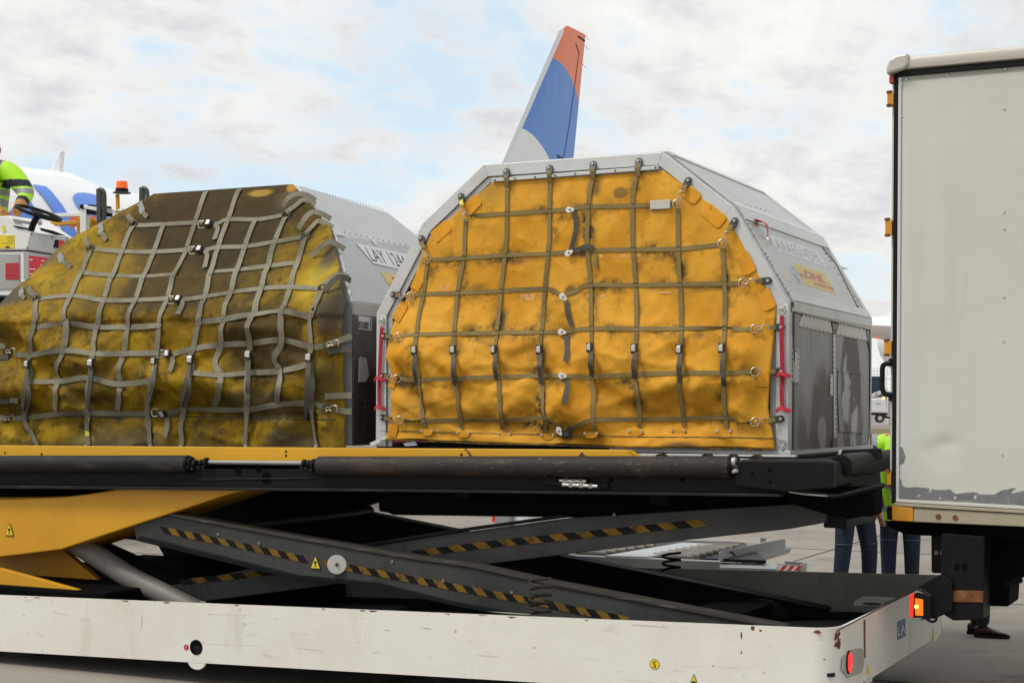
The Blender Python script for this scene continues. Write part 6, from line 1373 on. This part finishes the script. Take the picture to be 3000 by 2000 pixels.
MB().prism([gp(2170,1648), gp(2297,1606), gp(2315,1601), gp(2318,1605), gp(2312,1616), gp(2160,1662)], UP*-.01 + FW*-.01).build('guide_foot', 'galvanised', DY)
MB().prism([gp(2228,1574), gp(2245,1576), gp(2245,1585), gp(2228,1588)], FW*.02).build('lug', 'galvanised', DY)
MB().tube(spline([gp(2135,1615), gp(2148,1622), gp(2152,1640), gp(2168,1642)], 4), .018, 8).build('lever', 'black_metal', DY, smooth_=True)
decal_text('17', [gp(2192,1603) - FW*.03, gp(2203,1601) - FW*.03, gp(2203,1624) - FW*.03, gp(2192,1626) - FW*.03], V(0,0,0), 'lettering', 'faded_text', DY)
for (x, y) in ((1900,1650),(2220,1650)):
    c = zp(x, y, .2); MB().cyl(V(c.x, c.y, .16) - RT*.06, V(c.x, c.y, .16) + RT*.06, .16, 18).build('wheel', 'tyre', DY, smooth_=True)
MB().prism([zp(1900,1640,.42), zp(2280,1652,.42), zp(2275,1666,.42), zp(1900,1654,.42)], V(0,0,-.08)).build('side_member', 'galvanised', DY)
CR = thing('marker_box', 'open grey metal box with red and white reflective stripes behind the chassis', 'box', tuple(V(*at(2310,1670,'z',.3)[:2], 0)))
dd = (at(2310,1672,'z',.30)-CAM).dot(FW)
def bp_(x, y, o=0): return atd(x, y, dd + o)
def BX(px, o, th, nm, m): return MB().prism([bp_(x, y, o) for x, y in px], FW*th).build(nm, m, CR, bevel=.003)
fr = BX([(2272,1650),(2340,1655),(2340,1700),(2272,1700)], 0, .02, 'front_panel', 'galvanised'); BX([(2300,1643),(2358,1647),(2358,1700),(2300,1700)], .6, .02, 'back_panel', 'galvanised')
MB().prism([bp_(2340,1655), bp_(2358,1647,.6), bp_(2358,1700,.6), bp_(2340,1700)], RT*.02).build('end_panel', 'galvanised', CR)
for k in range(3): x = 2282 + 22*k; BX([(x,1670),(x+14,1655),(x+26,1655),(x+12,1670)], -.004, .002, 'red_stripe', 'red_white')
BX([(2278,1653),(2338,1657),(2338,1672),(2278,1670)], -.002, .001, 'reflector_sheet', 'label_white')
# striped barrier and cone seen under the deck
CO = thing('traffic_cone', 'red and white traffic cone on the apron seen under the deck', 'cone', tuple(V(*at(1524,1548,'z',0)[:2], 0)))
b0 = CO.location.copy(); b0 = Vector(CO.location)
MB().box((b0.x-.2, b0.y-.2, .0), (b0.x+.2, b0.y+.2, .04)).build('base', 'rubber', CO, bevel=.01); MB().cyl(b0 + V(0,0,.04), b0 + V(0,0,.30), .15, 20, .10).build('lower_band', 'label_white', CO, smooth_=True); MB().cyl(b0 + V(0,0,.30), b0 + V(0,0,.75), .10, 20, .03).build('upper_band', 'red_white', CO, smooth_=True)
PB = thing('ground_bollard', 'grey post with red cap standing beside the traffic cone', 'bollard', tuple(V(*at(1482,1548,'z',0)[:2], 0))); b0 = Vector(PB.location)
MB().box((b0.x-.13, b0.y-.13, 0), (b0.x+.13, b0.y+.13, .9)).build('post', 'galvanised', PB, bevel=.02); MB().box((b0.x-.22, b0.y-.05, .1), (b0.x-.131, b0.y+.05, .9)).build('red_board', 'red_white', PB)
# equipment seen through the scissors at the left
GC = thing('ground_cart', 'grey equipment cart seen through the scissor arms', 'cart', tuple(V(*at(430,1700,'z',0)[:2], 0))); b0 = Vector(GC.location) + FW*5; GC.location = b0
MB().box((b0.x-1.2, b0.y-.4, .45), (b0.x+1.3, b0.y+.5, .55)).build('bed', 'galvanised', GC); MB().box((b0.x-.9, b0.y-.3, .55), (b0.x-.1, b0.y+.3, 1.0)).build('cabinet', 'far_white', GC, bevel=.02); MB().box((b0.x+.2, b0.y-.2, .55), (b0.x+.5, b0.y+.2, 1.1)).build('motor', 'galvanised', GC, bevel=.02)
for dx in (-.9, .9): MB().cyl(V(b0.x+dx, b0.y-.45, .22), V(b0.x+dx, b0.y-.3, .22), .22, 18).build('wheel', 'tyre', GC)

# ------------------------------------------------------------------ people
def skin_body(name, verts, edges, radii, paint, parent, subd=2):
    me = bpy.data.meshes.new(name); me.from_pydata(verts, edges, []); o = bpy.data.objects.new(name, me); COL.objects.link(o)
    sk = o.modifiers.new('skin', 'SKIN'); sk.use_smooth_shade = True
    for i, r in enumerate(radii): d = me.skin_vertices[0].data[i]; d.radius = r if isinstance(r, tuple) else (r, r); d.use_root = (i == 0)
    sb = o.modifiers.new('sub', 'SUBSURF'); sb.levels = subd; sb.render_levels = subd
    bpy.context.view_layer.update(); dg = bpy.context.evaluated_depsgraph_get(); nm = bpy.data.meshes.new_from_object(o.evaluated_get(dg))
    bpy.data.objects.remove(o); mats = []; nm.materials.clear()
    for p in nm.polygons:
        p.use_smooth = True; k = paint(p.center)
        if k not in mats: mats.append(k)
        p.material_index = mats.index(k)
    for k in mats: nm.materials.append(M[k])
    b = bpy.data.objects.new(name, nm); COL.objects.link(b); par(b, parent); return b
def figure(root, face, hgt, pose, paint, hair='hair', subd=2, bulk=1.0):
    """standing figure; pose gives joints in body axes (right, forward, up) scaled by height"""
    face = Vector(face).normalized(); rt = face.cross(UP).normalized(); base = Vector(root.location)
    def W_(p): return base + (rt*p[0] + face*p[1] + UP*p[2])*hgt
    J = dict(pelvis=(0,0,.53), waist=(0,0,.60), chest=(0,.01,.72), neck=(0,.0,.83), neck2=(0,.005,.865), head=(0,.015,.925), crown=(0,.012,.975),
             shL=(-.10,0,.80), elL=(-.135,-.01,.63), wrL=(-.13,.05,.49), shR=(.10,0,.80), elR=(.135,-.01,.63), wrR=(.13,.05,.49),
             hipL=(-.052,0,.50), knL=(-.06,.01,.28), anL=(-.06,-.01,.045), toL=(-.07,.085,.02), hipR=(.052,0,.50), knR=(.06,.01,.28), anR=(.06,-.01,.045), toR=(.07,.085,.02))
    J.update(pose); names = list(J); idx = {n: i for i, n in enumerate(names)}
    E = [('pelvis','waist'),('waist','chest'),('chest','neck'),('neck','neck2'),('neck2','head'),('head','crown'),('neck','shL'),('shL','elL'),('elL','wrL'),('neck','shR'),('shR','elR'),('elR','wrR'),('pelvis','hipL'),('hipL','knL'),('knL','anL'),('anL','toL'),('pelvis','hipR'),('hipR','knR'),('knR','anR'),('anR','toR')]
    Rr = dict(pelvis=.085, waist=.082, chest=.092, neck=.055, neck2=.036, head=.052, crown=.036, shL=.050, elL=.038, wrL=.026, shR=.050, elR=.038, wrR=.026, hipL=.062, knL=.047, anL=.036, toL=.020, hipR=.062, knR=.047, anR=.036, toR=.020)
    return J, W_, skin_body('body', [W_(J[n]) for n in names], [(idx[a], idx[b]) for a, b in E], [Rr[n]*hgt*(bulk if n in ('pelvis', 'waist', 'chest', 'shL', 'shR', 'elL', 'elR') else 1) for n in names], lambda c: paint((c - base)/hgt, c), root, subd)
def hand(root, wr, d, up, s, m, curl=.5):
    """palm, four curled fingers of unequal length and a thumb leaving the side of the palm"""
    d = Vector(d).normalized(); up = (Vector(up) - d*Vector(up).dot(d)).normalized(); sd = d.cross(up)
    vs = [wr, wr + d*.045*s, wr + d*.085*s]; rad = [.024*s, .032*s, .026*s]; ed = [(0, 1), (1, 2)]
    for k, l in enumerate((.055, .065, .060, .045)):
        b_ = wr + d*.085*s + sd*(.027 - .018*k)*s; i = len(vs)
        q1 = b_ + d*l*.45*s; q2 = q1 + (d*(1-curl) - up*curl).normalized()*l*.4*s; q3 = q2 + (d*(1-1.6*curl) - up*1.2*curl).normalized()*l*.35*s
        vs += [b_, q1, q2, q3]; rad += [.011*s, .010*s, .009*s, .007*s]; ed += [(2, i), (i, i+1), (i+1, i+2), (i+2, i+3)]
    b_ = wr + d*.03*s + sd*.03*s; i = len(vs); vs += [b_, b_ + (sd + d*.5).normalized()*.035*s, b_ + (sd*.6 + d - up*.5).normalized()*.065*s]; rad += [.013*s, .011*s, .008*s]; ed += [(1, i), (i, i+1), (i+1, i+2)]
    return skin_body('hand', vs, ed, rad, lambda c: m, root, 1)
def head_bits(root, W_, J, face, hgt, hair='hair', cap=None):
    h = W_(J['head']); face = Vector(face).normalized(); rt = face.cross(UP); s = hgt
    MB().prism([h + face*.055*s + rt*.006*s - UP*.012*s, h + face*.055*s - rt*.006*s - UP*.012*s, h + face*.050*s + UP*.012*s], face*.012*s).build('nose', 'skin', root, bevel=.003)
    for k in (-1, 1):
        MB().cyl(h + rt*.050*s*k, h + rt*.058*s*k, .016*s, 10).build('ear', 'skin', root, bevel=.003); MB().cyl(h + face*.048*s + rt*.018*s*k + UP*.012*s, h + face*.053*s + rt*.018*s*k + UP*.012*s, .005*s, 8).build('eye', 'ink', root)
    MB().box((h + face*.050*s - UP*.030*s - V(.012, .004, .002)*s)[:], (h + face*.050*s - UP*.030*s + V(.012, .004, .002)*s)[:]).build('mouth', 'faded_red', root)
    mb = MB(); n = 14; vs = []; fs = []
    for i in range(6):
        a = math.pi/2*i/5*1.05
        for j in range(n): t = 2*math.pi*j/n; vs.append(h + UP*(.012 + .058*math.cos(a))*s + (rt*math.cos(t) + face*math.sin(t))*.058*s*math.sin(a) - face*.006*s)
    for i in range(5):
        for j in range(n): fs.append((i*n+j, i*n+(j+1) % n, (i+1)*n+(j+1) % n, (i+1)*n+j))
    mb.add(vs, fs).build('cap' if cap else 'hair', cap or hair, root, smooth_=True)
# operator at the console, only his near side is in the picture
opx = atd(-36, 900, (A(-36, 700, YC+.45)-CAM).dot(FW))
oph = 1.85; foot_z = A(20,500,YC+.4).z - .80*oph
OP = thing('person', 'worker in yellow hi-vis jacket and brown gloves at the steering wheel', 'person', (opx.x, opx.y, foot_z))
def op_paint(p, c):
    z = p.z; x = (c - Vector(OP.location)).dot(RT)/oph
    if z > .86: return 'skin'
    if z < .48: return 'navy'
    if abs(x) < .06 and z > .70 or (z > .775 and x < .085): return 'navy'
    if x > .085 and .715 < z < .755: return 'navy'
    if x > .08 and .675 < z < .705: return 'reflective'
    if x < .105 and .615 < z < .655: return 'reflective'
    if abs(x - (.06 + (.80-z)*-.35)) < .018 and z > .66: return 'reflective'
    return 'hivis'
fc = (RT*.55 + FW*-.84)
def toward(px, py, dep): 
    q = atd(px, py, dep); return q
dO = (Vector(OP.location)-CAM).dot(FW)
rt_ = Vector(fc).normalized().cross(UP)
def loc(px, py, dd_=0.0):
    v = atd(px, py, dO + dd_) - Vector(OP.location); f_ = Vector(fc).normalized(); r_ = f_.cross(UP).normalized(); return (v.dot(r_)/oph, v.dot(f_)/oph, v.z/oph)
poseO = dict(shL=loc(32,505,-.05), elL=loc(80,566,-.15), wrL=loc(54,612,-.38), shR=loc(-72,505,.0), elR=loc(-60,580,-.25), wrR=loc(-4,606,-.42))
J, W_, bd = figure(OP, fc, oph, poseO, op_paint, subd=4, bulk=1.28)
head_bits(OP, W_, J, fc, oph, cap='navy')
hand(OP, W_(J['wrL']), RT*-.1 + FW*-.3 + UP*-.9, RT*.8 + FW*-.3, 1.15, 'glove'); hand(OP, W_(J['wrR']), RT*.6 + FW*-.4 + UP*-.6, UP*.6 + FW*-.5, 1.15, 'glove')
w0 = W_(J['wrL']); e0 = W_(J['elL']); dv = (w0-e0).normalized(); MB().cyl(w0 - dv*.09, w0 + dv*.02, .062, 16, .050).build('glove_cuff', 'glove', OP, smooth_=True)
MB().cyl(w0 - dv*.15, w0 - dv*.09, .066, 16, .062).build('sleeve_cuff', 'navy', OP, smooth_=True)
# two workers between the container and the truck
def worker(px, depth, hgt, face, label, jk, pose, bulk=1.0):
    b0 = gz(px, depth); r = thing('person', label, 'person', tuple(b0), 'workers standing behind the loader')
    def paint(p, c):
        z = p.z; x = abs((c - b0).dot(Vector(face).normalized().cross(UP)))/hgt
        if z > .855 and x < .08: return 'skin'
        if z < .05: return 'navy'
        if z < .415 and x < .13: return 'jeans'
        if jk == 'navy': return 'navy'
        if x > .150 and z > .70: return 'navy'
        if .455 < z < .49 or .58 < z < .61: return 'reflective'
        if .118 < x < .150 and z > .60: return 'reflective'
        return jk
    J, W_, bd = figure(r, face, hgt, pose, paint, subd=3, bulk=bulk); head_bits(r, W_, J, face, hgt)
    for s_ in 'LR': hand(r, W_(J['wr'+s_]), UP*-1 + Vector(face)*.2, Vector(face).cross(UP)*(1 if s_ == 'L' else -1), 1.1, 'skin', .4)
    for s_ in 'LR':
        k = W_(J['kn'+s_]); MB().ring(k + UP*.06, .047*hgt*.98, .003, UP, 18).build('knee_seam', 'blue_label', r)
    return r
worker(2505, 15.6, 1.86, FW*-.9 + RT*.4, 'worker in dark jacket and dark blue jeans behind the loader end', 'navy', dict(hipL=(-.055,0,.50), knL=(-.085,.02,.28), anL=(-.095,0,.045), toL=(-.115,.08,.02), knR=(.085,.02,.28), anR=(.10,0,.045), toR=(.12,.08,.02)))
worker(2640, 15.9, 1.92, FW*-.95 + RT*-.3, 'worker in yellow hi-vis jacket and blue jeans standing against the truck body', 'hivis', dict(shL=(-.12,0,.805), shR=(.12,0,.805), elR=(.165,0,.64), elL=(-.165,0,.64)), 1.30)
def shoe(root, ankle, d, L_=.29):
    d = Vector((d.x, d.y, 0)).normalized(); sd = d.cross(UP); b = V(ankle.x, ankle.y, 0) - d*.07
    prof_ = [(0, .030), (.04, .038), (.10, .036), (.16, .042), (.21, .046), (.26, .036), (L_, .012)]
    sole = [b + d*t + sd*w for t, w in prof_] + [b + d*t - sd*w for t, w in prof_[::-1]]
    o = MB().prism([p + V(0, 0, .004) for p in sole], V(0, 0, .024)).build('shoe_sole', 'rubber', root, bevel=.004)
    vs = []; n_ = 12
    for t, w, h in [(.005, .024, .085), (.04, .034, .105), (.09, .034, .110), (.14, .036, .082), (.20, .040, .060), (.25, .032, .050), (.282, .012, .036)]:
        for j in range(n_): a = 2*math.pi*j/n_; vs.append(b + d*t + sd*w*math.cos(a) + UP*(.028 + (h-.028)/2 + (h-.028)/2*math.sin(a)))
    fs = [(i*n_+j, i*n_+(j+1) % n_, (i+1)*n_+(j+1) % n_, (i+1)*n_+j) for i in range(6) for j in range(n_)] + [tuple(range(n_)), tuple(range(6*n_, 7*n_))]
    MB().add(vs, fs).build('shoe', 'shoe', root, smooth_=True)
w3 = worker(2872, 13.3, 1.8, FW*-.35 + RT*.93, 'person hidden behind the truck with only dark red leather shoes showing', 'navy', dict(anL=(-.05,-.02,.07), toL=(-.05,-.01,.05), anR=(.05,.02,.07), toR=(.05,.03,.05)))
f3 = (FW*-.35 + RT*.93).normalized(); r3 = f3.cross(UP)
for s_, a_ in ((-1, -.02), (1, .02)): shoe(w3, Vector(w3.location) + (r3*.05*s_ + f3*a_)*1.8, f3)
del w3['group']
